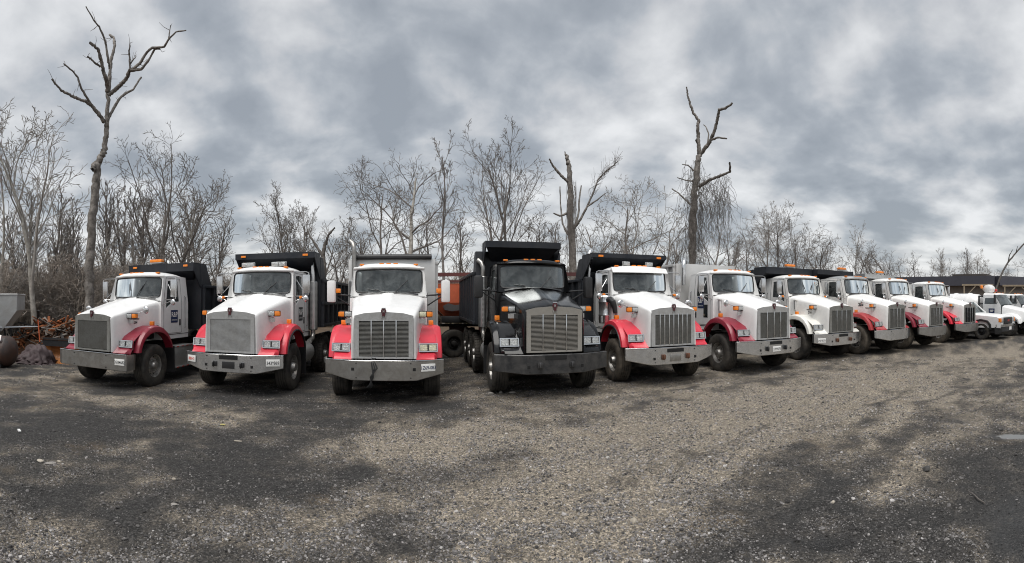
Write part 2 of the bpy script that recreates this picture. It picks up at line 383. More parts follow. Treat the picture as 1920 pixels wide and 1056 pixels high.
def ground_mat():
    m = bpy.data.materials.new('gravel_yard'); m.use_nodes = True; t = m.node_tree; b = t.nodes['Principled BSDF']
    tc = N(t, 'ShaderNodeTexCoord'); v = tc.outputs['Object']
    a = N(t, 'ShaderNodeAttribute', attribute_name='tan'); wt = N(t, 'ShaderNodeAttribute', attribute_name='wet'); li = N(t, 'ShaderNodeAttribute', attribute_name='litter')
    nn = noise(t, v, 5, 8, .7); f = math_node(t, 'ADD', a.outputs['Fac'], math_node(t, 'MULTIPLY_ADD', nn, .9, -.45))
    nf = noise(t, v, 38, 5, .75)
    f = math_node(t, 'ADD', f, math_node(t, 'MULTIPLY_ADD', nf, 1.0, -.5), clamp=True)
    base = ramp(t, f, [(.06, (.034, .0325, .031)), (.34, (.060, .0545, .048)), (.58, (.118, .102, .082)), (.9, (.230, .199, .157))])
    # pebbles: cell pattern, every cell its own tone
    vo = N(t, 'ShaderNodeTexVoronoi'); vo.inputs['Scale'].default_value = 42; L(t, v, vo.inputs['Vector'])
    vo2 = N(t, 'ShaderNodeTexVoronoi'); vo2.inputs['Scale'].default_value = 90; L(t, v, vo2.inputs['Vector'])
    s1 = N(t, 'ShaderNodeSeparateColor'); L(t, vo.outputs['Color'], s1.inputs[0])
    s2 = N(t, 'ShaderNodeSeparateColor'); L(t, vo2.outputs['Color'], s2.inputs[0])
    tone = math_node(t, 'ADD', math_node(t, 'MULTIPLY', ramp(t, s1.outputs[0], [(0, .35), (.5, .8), (.85, 1.5), (1, 3.0)]), .5), math_node(t, 'MULTIPLY', ramp(t, s2.outputs[0], [(0, .35), (.5, .8), (.85, 1.5), (1, 3.2)]), .5))
    cc = N(t, 'ShaderNodeVectorMath', operation='SCALE'); L(t, base, cc.inputs[0]); L(t, tone, cc.inputs['Scale'])
    och = ramp(t, noise(t, v, .8, 4, .6), [(.60, 0.0), (.72, .3)])
    c2 = mixc(t, och, cc.outputs[0], (.19, .135, .075))
    lit = ramp(t, noise(t, v, 3, 8, .75), [(.3, (.05, .036, .024)), (.7, (.15, .105, .068))])
    c3 = mixc(t, li.outputs['Fac'], c2, lit)
    dk = mixc(t, math_node(t, 'MULTIPLY', wt.outputs['Fac'], .8), c3, (.02, .019, .018))
    L(t, dk, b.inputs['Base Color'])
    L(t, ramp(t, wt.outputs['Fac'], [(0, .88), (.5, .45), (.9, .2)]), b.inputs['Roughness']); b.inputs['Specular IOR Level'].default_value = .35
    hgt = math_node(t, 'ADD', math_node(t, 'MULTIPLY', vo.outputs['Distance'], -.7), math_node(t, 'MULTIPLY', vo2.outputs['Distance'], -.35))
    hgt = math_node(t, 'ADD', hgt, math_node(t, 'MULTIPLY', noise(t, v, 14, 6, .7), 1.1))
    bp = N(t, 'ShaderNodeBump'); bp.inputs['Strength'].default_value = .9; bp.inputs['Distance'].default_value = .022
    L(t, hgt, bp.inputs['Height']); L(t, bp.outputs[0], b.inputs['Normal'])
    return m
me.materials.append(ground_mat())
ground = bpy.data.objects.new('ground', me); C.objects.link(ground); ground['kind'] = 'structure'

wm = bpy.data.materials.new('puddle_water'); wm.use_nodes = True; b = wm.node_tree.nodes['Principled BSDF']
b.inputs['Base Color'].default_value = (.16, .155, .145, 1); b.inputs['Roughness'].default_value = .04; b.inputs['Specular IOR Level'].default_value = .7
for i, (p, rx, ry) in enumerate(PUD[:1]):
    a = -math.atan2(p.x, p.y); mb = MB(); k = 40; z0 = float(gz(p.x, p.y)) + float(relief(p.x, p.y)) + .021
    ring = []
    for j in range(k):
        q = 2 * math.pi * j / k; f = 1.25 + .25 * math.sin(3 * q + i) + .12 * math.sin(7 * q)
        x, y = rx * f * math.cos(q), ry * f * 1.25 * math.sin(q); ring.append((x * math.cos(a) - y * math.sin(a), x * math.sin(a) + y * math.cos(a), 0))
    mb.add(ring, [tuple(range(k))])
    o = one('puddle', mb, wm, None, (p.x, p.y, z0)); o['kind'] = 'structure'

# ------------------------------------------------------------------ instancing for what nobody could count
def scatter(name, label, pts, rot, scl, pick, variants, cols=None):
    me = bpy.data.meshes.new(name); me.from_pydata(np.asarray(pts).tolist(), [], [])
    for nm, ty, dat in (('rot', 'FLOAT_VECTOR', rot), ('scl', 'FLOAT_VECTOR', scl)):
        a = me.attributes.new(nm, ty, 'POINT'); a.data.foreach_set('vector', np.asarray(dat, np.float32).ravel())
    a = me.attributes.new('pick', 'INT', 'POINT'); a.data.foreach_set('value', np.asarray(pick, np.int32))
    if cols is not None:
        a = me.attributes.new('tint', 'FLOAT_VECTOR', 'POINT'); a.data.foreach_set('vector', np.asarray(cols, np.float32).ravel())
    o = bpy.data.objects.new(name, me); C.objects.link(o); o['kind'] = 'stuff'; o['label'] = label
    ng = bpy.data.node_groups.new(name, 'GeometryNodeTree')
    ng.interface.new_socket('Geometry', in_out='INPUT', socket_type='NodeSocketGeometry'); ng.interface.new_socket('Geometry', in_out='OUTPUT', socket_type='NodeSocketGeometry')
    gi = N(ng, 'NodeGroupInput'); go = N(ng, 'NodeGroupOutput')
    j = N(ng, 'GeometryNodeJoinGeometry')
    for vo in reversed(variants):
        oi = N(ng, 'GeometryNodeObjectInfo'); oi.inputs['Object'].default_value = vo; oi.inputs['As Instance'].default_value = True
        L(ng, oi.outputs['Geometry'], j.inputs[0])
    ip = N(ng, 'GeometryNodeInstanceOnPoints'); L(ng, gi.outputs[0], ip.inputs['Points']); L(ng, j.outputs[0], ip.inputs['Instance'])
    ip.inputs['Pick Instance'].default_value = True
    def att(nm, ty):
        n = N(ng, 'GeometryNodeInputNamedAttribute', data_type=ty); n.inputs[0].default_value = nm; return n.outputs[0]
    L(ng, att('pick', 'INT'), ip.inputs['Instance Index'])
    er = N(ng, 'FunctionNodeEulerToRotation'); L(ng, att('rot', 'FLOAT_VECTOR'), er.inputs[0]); L(ng, er.outputs[0], ip.inputs['Rotation'])
    L(ng, att('scl', 'FLOAT_VECTOR'), ip.inputs['Scale'])
    L(ng, ip.outputs[0], go.inputs[0])
    md = o.modifiers.new('scatter', 'NODES'); md.node_group = ng
    return o
def proto(name, mb, m, angle=30):         # source meshes for scattering, not in the scene themselves
    me = mb.mesh(name, angle); me.materials.append(m); return bpy.data.objects.new(name, me)
def rockmesh(seed, flat=.65, sub=1, rough=.35):
    r = np.random.default_rng(seed); bm = bmesh.new(); bmesh.ops.create_icosphere(bm, subdivisions=sub, radius=1)
    ax = r.normal(size=(9, 3)); ax /= np.linalg.norm(ax, axis=1)[:, None]; cut = r.uniform(.55, .95, 9)
    for v in bm.verts:
        p = np.array(v.co)
        for a, c in zip(ax, cut):
            d = p @ a
            if d > c: p = p - a * (d - c)
        p *= 1 + r.normal() * rough * .15; p[2] *= flat; v.co = p
    mb = MB(); mb.bm(bm); return mb
def stone_mat():
    m = bpy.data.materials.new('loose_stone'); m.use_nodes = True; t = m.node_tree; b = t.nodes['Principled BSDF']
    a = N(t, 'ShaderNodeAttribute', attribute_name='tint'); a.attribute_type = 'INSTANCER'
    tc = N(t, 'ShaderNodeTexCoord'); nn = ramp(t, noise(t, tc.outputs['Object'], 2.5, 4, .6), [(.3, .75), (.7, 1.2)])
    L(t, mixc(t, 1, a.outputs['Color'], nn, 'MULTIPLY'), b.inputs['Base Color']); b.inputs['Roughness'].default_value = .85; b.inputs['Specular IOR Level'].default_value = .3
    return m
SM = stone_mat()
stones = [proto('stone_form', rockmesh(i, .6 + .1 * (i % 3)), SM) for i in range(8)]
NS = 300000
d = np.exp(rng.uniform(np.log(3.3), np.log(17), NS)); a = rng.uniform(-1.14, 1.14, NS)
sx, sy = d * np.sin(a), d * np.cos(a)
tm = tanmask(sx, sy); cl = fbm(sx, sy, 2.2, 3, 77)
keep = rng.random(NS) < np.clip((.22 + .9 * tm ** 1.3) * (.3 + 1.4 * sm(.42, .62, cl)), .08, 1) * np.clip(1 - 1.2 * puddle_depth(sx, sy), .02, 1)
sx, sy, tm, d = sx[keep], sy[keep], tm[keep], d[keep]; k = len(sx)
size = np.clip(rng.lognormal(math.log(.0060), .46, k), .0035, .026) * (1 + .03 * d)
size *= np.where(rng.random(k) < .0012, 1.8, 1)
g = rng.choice([.05, .09, .15, .22, .32, .46], k, p=[.20, .26, .26, .17, .085, .025]) * rng.uniform(.8, 1.2, k) * (.62 + .55 * tm)
warm = rng.uniform(.82, 1.0, k)
cols = np.stack([g, g * (.92 + .05 * warm) * .985, g * (.74 + .20 * warm)], -1)
pts = np.stack([sx, sy, gtot(sx, sy) + size * .25], -1)
scatter('loose_gravel', 'loose grey and tan gravel strewn over the yard', pts, np.stack([rng.uniform(-.4, .4, k), rng.uniform(-.4, .4, k), rng.uniform(0, 6.28, k)], -1),
        np.stack([size * rng.uniform(.8, 1.5, k), size * rng.uniform(.7, 1.1, k), size * rng.uniform(.6, 1.1, k)], -1), rng.integers(0, 8, k), stones, cols)
# ------------------------------------------------------------------ dump trucks (front axle at the origin, nose towards -y)
WR = .555
def f_tyre():
    p = [(-.13, .285), (-.155, .30), (-.172, .36), (-.180, .44), (-.176, .505), (-.160, .538), (-.135, .552)]
    tread = []
    for a, b in ((-.125, -.085), (-.070, -.028), (-.013, .028), (.043, .085), (.10, .125)):
        tread += [(a, WR), (b, WR), (b + .002, WR - .016), (b + .013, WR - .016)]
    tread = tread[:-2]
    q = [(x, r) for x, r in [(.135, .552), (.160, .538), (.176, .505), (.180, .44), (.172, .36), (.155, .30), (.13, .285)]]
    return MB().lathe(p + tread + q, 0, 56)
def f_lug_tyre():
    mb = f_tyre()
    for k in range(40):
        a = 2 * math.pi * k / 40
        for s in (-1, 1):
            c, sn = math.cos(a + .04 * s), math.sin(a + .04 * s); V = []
            for x in (.05 * s, .168 * s):
                for t in (-.026, .026):
                    for r in (WR - .012, WR + (.016 if abs(x) < .1 else .004)):
                        V.append((x, r * c - t * sn, r * sn + t * c))
            mb.add(V, [(0, 1, 3, 2), (4, 6, 7, 5), (0, 4, 5, 1), (2, 3, 7, 6), (1, 5, 7, 3)])
    return mb
def f_rim():
    mb = MB().lathe([(.135, .300), (.150, .292), (.140, .278), (.09, .270), (.055, .255), (.045, .235), (.06, .20), (.075, .165), (.07, .13), (.06, .12)], 0, 40)
    for k in range(10):
        a = 2 * math.pi * k / 10; c = (0, .168 * math.cos(a), .168 * math.sin(a))
        mb.lathe([(.065, .019), (.105, .016), (.115, .006)], 0, 6, c)
    return mb
def f_holes():
    mb = MB()
    for k in range(10):
        a = 2 * math.pi * (k + .5) / 10; mb.lathe([(.0545, .0), (.0545, .026)], 0, 10, (0, .222 * math.cos(a), .222 * math.sin(a)))
    return mb
def f_hub(): return MB().lathe([(.05, .125), (.12, .12), (.15, .105), (.19, .095), (.20, .07), (.203, 0)], 0, 24)
def wheel(t, x, y, s, rimm, rub, lug=False, z=WR):
    o = part('tyre', 'lug_tyre' if lug else 'tyre', f_lug_tyre if lug else f_tyre, rub, t, (x, y, z), (0.3 * (x + y), 0, 0 if s > 0 else math.pi))
    part('rim', 'rim', f_rim, rimm, o); part('hub', 'hub', f_hub, rimm, o); part('hand_holes', 'holes', f_holes, VOID, o)['kind'] = 'stuff'
    return o

HOOD_Y = [(-1.155, 0), (-1.12, .03), (-1.05, .08), (-.6, .36), (-.1, .64), (.3, .86), (.62, 1)]
def f_hood():
    rows = []
    for i, (y, t) in enumerate(HOOD_Y):
        e = [.035, .012, 0][i] if i < 3 else 0
        xs = .645 + .225 * t - e; zs = 1.855 + .385 * t - e; zt = 1.935 + .405 * t - e; zb = .97 if y < -.9 else .97 + .4 * min(1, (y + .9) / .9)
        xb = .665 + .225 * t - e * .6; rc = .055 + .06 * t
        half = [(xb, zb), (xb - .003, zb + (zs - zb) * .35), (xs + .006, zb + (zs - zb) * .75), (xs, zs - rc)]
        for k in (30, 60): half.append((xs - rc * (1 - math.cos(R(k))), zs - rc * (1 - math.sin(R(k)))))
        half += [(xs - rc, zs), (xs * .55, zs + (zt - zs) * .62), (.16, zt - .012), (.11, zt + .012), (0, zt + .016)]
        full = [(-x, z) for x, z in half] + [(x, z) for x, z in half[::-1][1:]]
        rows.append([(x, y, z) for x, z in full])
    mb = MB().grid(rows)
    n = len(rows[0]); mid = n // 2                 # front rim folded back towards the grille
    r0 = rows[0]; r1 = [(x * .9, -1.11, z - (.05 if z > 1.5 else 0)) for x, y, z in r0]
    mb.grid([r0, r1]); return mb
def f_fender(s):
    def g():
        cu = [(-.80, .95), (-.755, 1.10), (-.66, 1.28), (-.50, 1.45), (-.30, 1.56), (-.08, 1.605), (.14, 1.60), (.36, 1.54), (.55, 1.42), (.69, 1.27), (.79, 1.10), (.83, .97)]
        op = [(-.675, .95), (-.645, 1.06), (-.575, 1.19), (-.445, 1.315), (-.27, 1.40), (-.08, 1.435), (.12, 1.432), (.32, 1.385), (.49, 1.29), (.615, 1.17), (.70, 1.05), (.73, .97)]
        rows = []
        for (a, b), (c, e) in zip(cu, op):
            m1 = (a * .93 + c * .07, b * .93 + e * .07); m2 = (a * .75 + c * .25, b * .75 + e * .25)
            rows.append([(s * 1.02, a, b - .012), (s * 1.06, a, b), (s * 1.14, m1[0], m1[1]), (s * 1.195, m2[0], m2[1]), (s * 1.215, (a + c * 3) / 4, (b + e * 3) / 4), (s * 1.215, c, e), (s * 1.17, c, e), (s * 1.0, c * .98, e - .01)])
        mb = MB().grid(rows)
        # sloping panel that carries the headlamp, from the bonnet out to the flare
        inn = [(-1.13, .95), (-1.12, .975), (-1.00, 1.09), (-.86, 1.24), (-.72, 1.39), (-.52, 1.52), (-.3, 1.595), (-.08, 1.62), (.2, 1.60), (.45, 1.50), (.62, 1.36)]
        led = [(-1.10, .95), (-1.09, .975), (-.965, 1.055), (-.875, 1.075), (-.83, 1.275), (-.60, 1.405), (-.36, 1.535), (-.08, 1.592), (.2, 1.575), (.45, 1.47), (.62, 1.33)]
        rows = []
        for (a, b), (c, e) in zip(inn, led):
            rows.append([(s * .655, a, b), (s * .70, a + .005, b - .004), (s * .76, c, e), (s * 1.03, c, e), (s * 1.085, (c - .80) / 2 if c < -.8 else c, e - .03)])
        mb.grid(rows)
        return mb
    return g
def f_flarelip(s):
    def g():
        op = [(-.69, .94), (-.655, 1.07), (-.58, 1.20), (-.45, 1.328), (-.27, 1.415), (-.08, 1.45), (.12, 1.447), (.32, 1.40), (.49, 1.305), (.625, 1.18), (.715, 1.055), (.745, .96)]
        return MB().tube([(s * 1.213, a, b) for a, b in op], .026, 6)
    return g
def f_grille_shell():
    o = [(-.60, .975), (.60, .975), (.60, 1.845), (.40, 1.895), (0, 1.925), (-.40, 1.895), (-.60, 1.845)]
    i = [(-.505, 1.015), (.505, 1.015), (.505, 1.735), (.40, 1.735), (0, 1.735), (-.40, 1.735), (-.505, 1.735)]
    rows = [[(x, -1.135, z) for x, z in o], [(x * .995, -1.172, z) for x, z in o], [(x, -1.168, z) for x, z in i], [(x, -1.12, z) for x, z in i]]
    return MB().grid(rows, close_v=True)
def f_void(): return MB().box(-.50, .50, -1.105, -1.09, 1.01, 1.74)
def f_louvres(n=25):
    mb = MB(); h_ = .29 / n
    for k in range(n):
        z = 1.03 + k * (.70 / n)
        mb.add([(-.505, -1.158, z), (.505, -1.158, z), (.505, -1.12, z + h_ * 1.39), (-.505, -1.12, z + h_ * 1.39), (-.505, -1.158, z + h_), (.505, -1.158, z + h_)], [(0, 1, 5, 4), (4, 5, 2, 3)])
    return mb
def f_meshgrille():
    mb = MB(); n = 46
    for k in range(n):
        x = -.505 + 1.01 * (k + .5) / n; mb.box(x - .006, x + .006, -1.150, -1.142, 1.015, 1.735)
    for k in range(34):
        z = 1.015 + .72 * (k + .5) / 34; mb.box(-.505, .505, -1.156, -1.149, z - .006, z + .006)
    return mb
def f_vbar(): return MB().box(-.010, .010, -1.178, -1.155, 1.005, 1.76, .003)
def f_emblem():
    a = [(-.03, 1.835), (.03, 1.835), (.03, 1.895), (.052, 1.92), (.052, 1.955), (.035, 1.99), (-.035, 1.99), (-.052, 1.955), (-.052, 1.92), (-.03, 1.895)]
    return MB().prism(a, 1, -1.195, -1.15)
def f_emblem_rim(): return MB().box(-.042, .042, -1.19, -1.13, 1.985, 2.005, .004).box(-.045, -.031, -1.19, -1.16, 1.79, 1.845).box(.031, .045, -1.19, -1.16, 1.79, 1.845)
def f_emblem_mark(): return MB().box(-.016, -.008, -1.2, -1.194, 1.91, 1.965).box(.008, .016, -1.2, -1.194, 1.91, 1.965).box(-.008, .008, -1.2, -1.194, 1.93, 1.94)
def bumper_fn(kind):
    def g():
        z0, z1 = .54, .94
        if kind == 'flat':   P_ = [(-1.22, -.93, 0.558), (-1.19, -1.16, 0.558), (-1.05, -1.235, 0.543), (-.6, -1.25, 0.543), (.6, -1.25, 0.543), (1.18, -1.235, 0.543), (1.215, -1.0, 0.558)]
        elif kind == 'texas': P_ = [(-1.22, -1.02, 0.658), (-1.0, -1.13, 0.613), (-.66, -1.25, 0.543), (-.3, -1.26, 0.538), (.3, -1.26, 0.538), (.66, -1.25, 0.543), (1.0, -1.13, 0.613), (1.22, -1.02, 0.658)]
        else:                P_ = [(-1.23, -1.0, 0.593), (-.9, -1.14, 0.568), (-.62, -1.255, 0.543), (0, -1.262, 0.538), (.62, -1.255, 0.543), (.9, -1.14, 0.568), (1.23, -1.0, 0.593)]
        rows = [[(x * .985, y + .10, z1 - .005) for x, y, b_ in P_], [(x, y + .012, z1) for x, y, b_ in P_], [(x, y, z1 - .012) for x, y, b_ in P_], [(x, y, b_ + .012) for x, y, b_ in P_], [(x, y + .012, b_) for x, y, b_ in P_], [(x * .985, y + .09, b_ + .004) for x, y, b_ in P_]]
        mb = MB().grid(rows)
        for e in (0, -1): mb.add([r[e] for r in rows], [tuple(range(6))])
        return mb
    return g
def f_toprim(kind):
    def g():
        P_ = {'flat': [(-1.19, -1.16), (-1.05, -1.235), (-.6, -1.25), (.6, -1.25), (1.18, -1.235)]}.get(kind, [(-1.22, -1.01), (-1.0, -1.125), (-.66, -1.243), (0, -1.255), (.66, -1.243), (1.0, -1.125), (1.22, -1.01)])
        return MB().tube([(x, y, 0.94) for x, y in P_], .011, 6)
    return g
XF = lambda x, z: .585 + .165 * (x / .83) ** 2 + (z - 2.35) * .17          # the curved plane of the windscreen
def strip(x0, x1, z0, z1, nx=10, off=0, nz=2):
    return [[(x0 + (x1 - x0) * i / nx, XF(x0 + (x1 - x0) * i / nx, z0 + (z1 - z0) * j / nz) + off, z0 + (z1 - z0) * j / nz) for i in range(nx + 1)] for j in range(nz + 1)]
def xs_(z): return .93 - max(0, z - 2.2) * .085
SIDE_O = [(.60, 1.17), (.60, 1.75), (.62, 2.25), (.83, 2.93), (1.4, 2.96), (2.0, 2.93), (2.05, 2.2), (2.05, 1.17)]
SIDE_I = [(.86, 2.03), (.86, 2.12), (.87, 2.24), (1.03, 2.80), (1.3, 2.82), (1.56, 2.80), (1.56, 2.22), (1.20, 2.20)]
def f_cab():
    mb = MB()
    mb.grid(strip(-.875, .875, 2.22, 2.355, 12)); mb.grid(strip(-.865, .865, 2.88, 2.975, 12))
    for s in (-1, 1):
        mb.grid(strip(s * .80, s * .875, 2.355, 2.88, 2))
        O = [(s * xs_(z), y, z) for y, z in SIDE_O]; I = [(s * xs_(z), y, z) for y, z in SIDE_I]; J = [(s * (xs_(z) - .035), y, z) for y, z in SIDE_I]
        mb.grid([O, I, J], close_v=True)
        mb.add([(s * .875, XF(.875, 2.22), 2.22), (s * xs_(2.25), .62, 2.25), (s * xs_(2.93), .83, 2.93), (s * .865, XF(.865, 2.975), 2.975)], [(0, 1, 2, 3)])
    # lower front wall, back wall, floor
    mb.add([(-.93, .60, 1.17), (.93, .60, 1.17), (.93, .60, 2.22), (-.93, .60, 2.22)], [(0, 1, 2, 3)])
    mb.add([(-.93, 2.05, 1.17), (.93, 2.05, 1.17), (.93, 2.05, 2.2), (.868, 2.0, 2.93), (-.868, 2.0, 2.93), (-.93, 2.05, 2.2)], [tuple(range(6))])
    mb.add([(-.93, .6, 1.17), (.93, .6, 1.17), (.93, 2.05, 1.17), (-.93, 2.05, 1.17)], [(0, 1, 2, 3)])
    mb.add([(-.875, .62, 2.25), (.875, .62, 2.25), (.875, .70, 2.22), (-.875, .70, 2.22)], [(0, 1, 2, 3)])
    return mb
def f_roof():
    rows = []
    for t, z in ((-.03, 2.935), (-.045, 2.965), (-.02, 3.01), (.06, 3.045), (.25, 3.07), (.6, 3.075), (1.0, 3.055), (1.22, 3.01), (1.27, 2.94)):
        row = []
        for k in range(15):
            x = -.885 + 1.77 * k / 14; e = abs(x / .885); fall = .10 * e ** 6
            y = .665 + t + (.165 * (x / .83) ** 2) * max(0, 1 - t / .8)
            row.append((x * (1 - .012 * (z - 2.93) / .1), y, max(2.92, z - fall * (z > 2.97) - .025 * e ** 2)))
        rows.append(row)
    return MB().grid(rows)
def f_gasket():
    mb = MB()
    pts = [(x, z) for x, z in [(-.80, 2.40), (-.815, 2.6), (-.805, 2.84), (-.76, 2.885), (-.4, 2.895), (0, 2.898), (.4, 2.895), (.76, 2.885), (.805, 2.84), (.815, 2.6), (.80, 2.40), (.75, 2.352), (.4, 2.345), (0, 2.343), (-.4, 2.345), (-.75, 2.352)]]
    P3 = [(x, XF(x, z) - .006, z) for x, z in pts]; mb.tube(P3 + [P3[0]], .017, 6, False); return mb
def f_windscreen(): return MB().grid(strip(-.80, .80, 2.35, 2.885, 14, .004, 4))
def f_sideglass(s):
    return lambda: MB().add([(s * (xs_(z) - .02), y, z) for y, z in SIDE_I], [tuple(range(8))])
def f_doorseam(s):
    def g():
        mb = MB(); P_ = [(.74, 1.33), (.74, 2.1), (.76, 2.26), (.94, 2.88), (1.66, 2.88), (1.68, 2.2), (1.68, 1.33), (.74, 1.33)]
        return mb.tube([(s * (xs_(z) + .0005), y, z) for y, z in P_], .0065, 5)
    return g
def f_interior():
    mb = MB().box(-.80, .80, 1.98, 1.99, 1.25, 2.9)
    for s in (-1, 1): mb.box(s * .86, s * .85, .70, 1.98, 1.25, 2.15)
    mb.box(-.80, .80, .78, 1.04, 1.9, 2.30, .04)
    return mb
def f_seat():
    x = 0; return MB().box(x - .24, x + .24, 1.25, 1.75, 1.6, 1.8, .05).box(x - .22, x + .22, 1.66, 1.82, 1.75, 2.52, .06)
def f_steer():
    mb = MB(); c = Vector((.42, 1.12, 2.30)); n = Vector((0, .55, .83)).normalized(); u = Vector((1, 0, 0)); w_ = n.cross(u)
    mb.tube([c + (u * math.cos(2 * math.pi * k / 20) + w_ * math.sin(2 * math.pi * k / 20)) * .22 for k in range(21)], .015, 6, False)
    mb.tube([c - u * .2, c + u * .2], .014, 5); mb.tube([c, c - n * .3], .02, 6); return mb
def f_headliner(): return MB().box(-.80, .80, .90, 1.98, 2.90, 2.915)
WIP = {0: ((-.38, -.70, 2.62), (.10, .52, 2.44)), 1: ((-.10, -.20, 2.72), (.12, .30, 2.68)), 2: ((-.05, -.50, 2.43), (.15, .36, 2.55))}
def f_wiper(spec):
    def g():
        x0, x1, z1 = spec; mb = MB()
        p = [(x0, XF(x0, 2.35) - .03, 2.35), ((x0 + x1) / 2, XF((x0 + x1) / 2, 2.5) - .03, (2.35 + z1) / 2), (x1, XF(x1, z1) - .02, z1)]
        mb.tube(p, .010, 5)
        q = Vector(p[2]) - Vector(p[0]); a = Vector(p[2]) - q * .55; b2 = Vector(p[2]) + q * .35
        return mb.tube([a + Vector((.02, .01, .02)), b2 + Vector((.02, XF(b2.x, b2.z) - XF(p[2][0], z1) + .01, .02))], .009, 5)
    return g
def f_marker(): return MB().box(-.055, .055, -.04, .05, 0, .042, .012)
def f_cube_lamp(): return MB().box(-.055, .055, -.045, .045, 0, .105, .012)
def f_visor():
    rows = []
    for dy, z in ((.0, 3.015), (-.06, 3.0), (-.17, 2.86), (-.155, 2.855), (.0, 2.98)):
        rows.append([(x, XF(x, 2.95) + dy, z) for x in np.linspace(-.85, .85, 13)])
    return MB().grid(rows)
def f_worklamp(): return MB().box(-.095, .095, -.05, .04, .01, .12, .015)
def f_headlamp_frame():
    o = [(-.20, -.088), (.20, -.088), (.20, .088), (-.20, .088)]; i = [(-.18, -.068), (.18, -.068), (.18, .068), (-.18, .068)]
    mb = MB().grid([[(x, .02, z) for x, z in o], [(x, -.022, z) for x, z in o], [(x, -.022, z) for x, z in i], [(x, .0, z) for x, z in i]], close_v=True)
    return mb
def f_headlamp_bed(): return MB().box(-.182, .182, .0, .012, -.07, .07)
def f_lens():
    rows = [[(-.078 + .156 * i / 6, -.012 - .006 * (1 - ((i - 3) / 3) ** 2), -.062 + .124 * j / 4) for i in range(7)] for j in range(5)]
    mb = MB().grid(rows)
    for i in range(5): mb.box(-.083 + .166 * (i + .5) / 5 - .002, -.083 + .166 * (i + .5) / 5 + .002, -.022, -.016, -.062, .062)
    for j in range(3): mb.box(-.083, .083, -.021, -.016, -.062 + .124 * (j + .5) / 3 - .002, -.062 + .124 * (j + .5) / 3 + .002)
    return mb
def f_turn_case(): return MB().box(-.145, .145, -.02, .075, -.068, .068, .018)
def f_turn_a(): return MB().box(.022, .130, -.034, .0, -.052, .052, .012).box(.13, .150, -.02, .06, -.045, .045)
def f_turn_w(): return MB().box(-.132, .010, -.034, .0, -.052, .052, .012)
def f_turn_arm(): return MB().tube([(0, .06, -.04), (-.03, .08, -.10), (-.14, .12, -.11)], .014, 6).box(-.14, .01, .05, .056, -.20, -.10)
def f_roundmirror(): return MB().lathe([(-.02, .0), (-.018, .06), (-.005, .09), (.01, .1), (.03, .09), (.055, .06), (.065, 0)], 1, 20)
def f_westmirror(): return MB().box(-.095, .095, -.03, .035, -.24, .24, .02)
def f_mirrorglass(): return MB().box(-.08, .08, .036, .038, -.22, .22)
def f_westarms(s):
    def g():
        mb = MB()
        mb.tube([(s * .86, .95, 2.90), (s * 1.22, .80, 2.90), (s * 1.30, .78, 2.87), (s * 1.30, .76, 2.30), (s * 1.22, .76, 2.27), (s * .92, .80, 2.27)], .013, 6)
        mb.tube([(s * .90, 1.02, 2.70), (s * 1.22, .80, 2.30)], .011, 6); mb.tube([(s * .92, .66, 2.12), (s * 1.24, .76, 2.27)], .011, 6)
        return mb
    return g
def f_aeromirror(): return MB().box(-.105, .105, -.10, .07, -.265, .265, .055)
def f_aeroarms(s):
    def g(): return MB().tube([(s * .91, .66, 2.27), (s * 1.18, .57, 2.29), (s * 1.33, .56, 2.29)], .020, 7).tube([(s * .92, .66, 2.02), (s * 1.10, .60, 2.14), (s * 1.31, .56, 2.27)], .017, 7)
    return g
def f_stack(zt, lean):
    def g():
        a = [(0, 0, 2.6), (0, 0, zt - .32), (0, 0, zt - .2), (lean * .035, .05, zt - .08), (lean * .12, .14, zt)]
        return MB().tube(a, [.066, .066, .068, .07, .072], 14, False)
    return g
def f_stack_shield(): return MB().lathe([(1.32, .12), (1.34, .135), (2.68, .135), (2.70, .12), (2.70, .06)], 2, 22)
def f_stack_elbow(): return MB().tube([(0, 0, 1.36), (0, 0, 1.2), (0, -.1, 1.08), (0, -.4, 1.02)], .07, 12)
def f_aircleaner(): return MB().lathe([(1.46, .0), (1.46, .17), (1.50, .19), (1.66, .19), (1.67, .197), (1.70, .197), (1.71, .19), (2.02, .19), (2.03, .197), (2.06, .197), (2.07, .19), (2.18, .19), (2.22, .16), (2.24, .0)], 2, 28)
def f_ac_hose(s): return lambda: MB().tube([(s * 1.0, .66, 2.1), (s * 1.0, .50, 2.1), (s * .97, .42, 2.05), (s * .93, .40, 1.9), (s * .9, .40, 1.75)], [.09, .09, .085, .07, .06], 12)
def f_frame():
    mb = MB()
    for s in (-1, 1): mb.box(s * .36, s * .44, -1.0, 6.9, .72, .99)
    mb.box(-.42, .42, -.85, .75, .50, 1.05).box(-.36, .36, -.97, -.80, .55, 1.5)  # engine-sized block added to stop light coming through under the bonnet
    mb.box(-.8, .8, -.06, .06, .47, .60); mb.box(-.70, .70, -.75, 0.6, 1.2, 1.5)
    for y in (3.1, 4.35, 5.7): mb.box(-.9, .9, y - .09, y + .09, .47, .64)
    for s in (-1, 1): mb.box(s * .38, s * .46, -.7, .75, .62, .72)
    return mb
def f_tank(): return MB().lathe([(0.92, .0), (.93, .25), (.95, .29), (1.1, .30), (1.75, .30), (1.9, .29), (1.92, .25), (1.93, 0)], 1, 26)
def f_stepbox(): return MB().box(.78, 1.16, .98, 1.95, .40, .95, .02).box(.80, 1.19, .96, 1.97, .955, .98).box(.80, 1.20, .96, 1.97, .38, .41)
def f_tape():
    return MB().box(1.201, 1.206, 1.0, 1.12, .957, .979)
def f_mudflap(): return MB().box(.86, 1.2, .86, .875, .28, 1.0)
def f_bumper_hole(): return MB().box(-.03, .03, -.004, .004, -.03, .03)
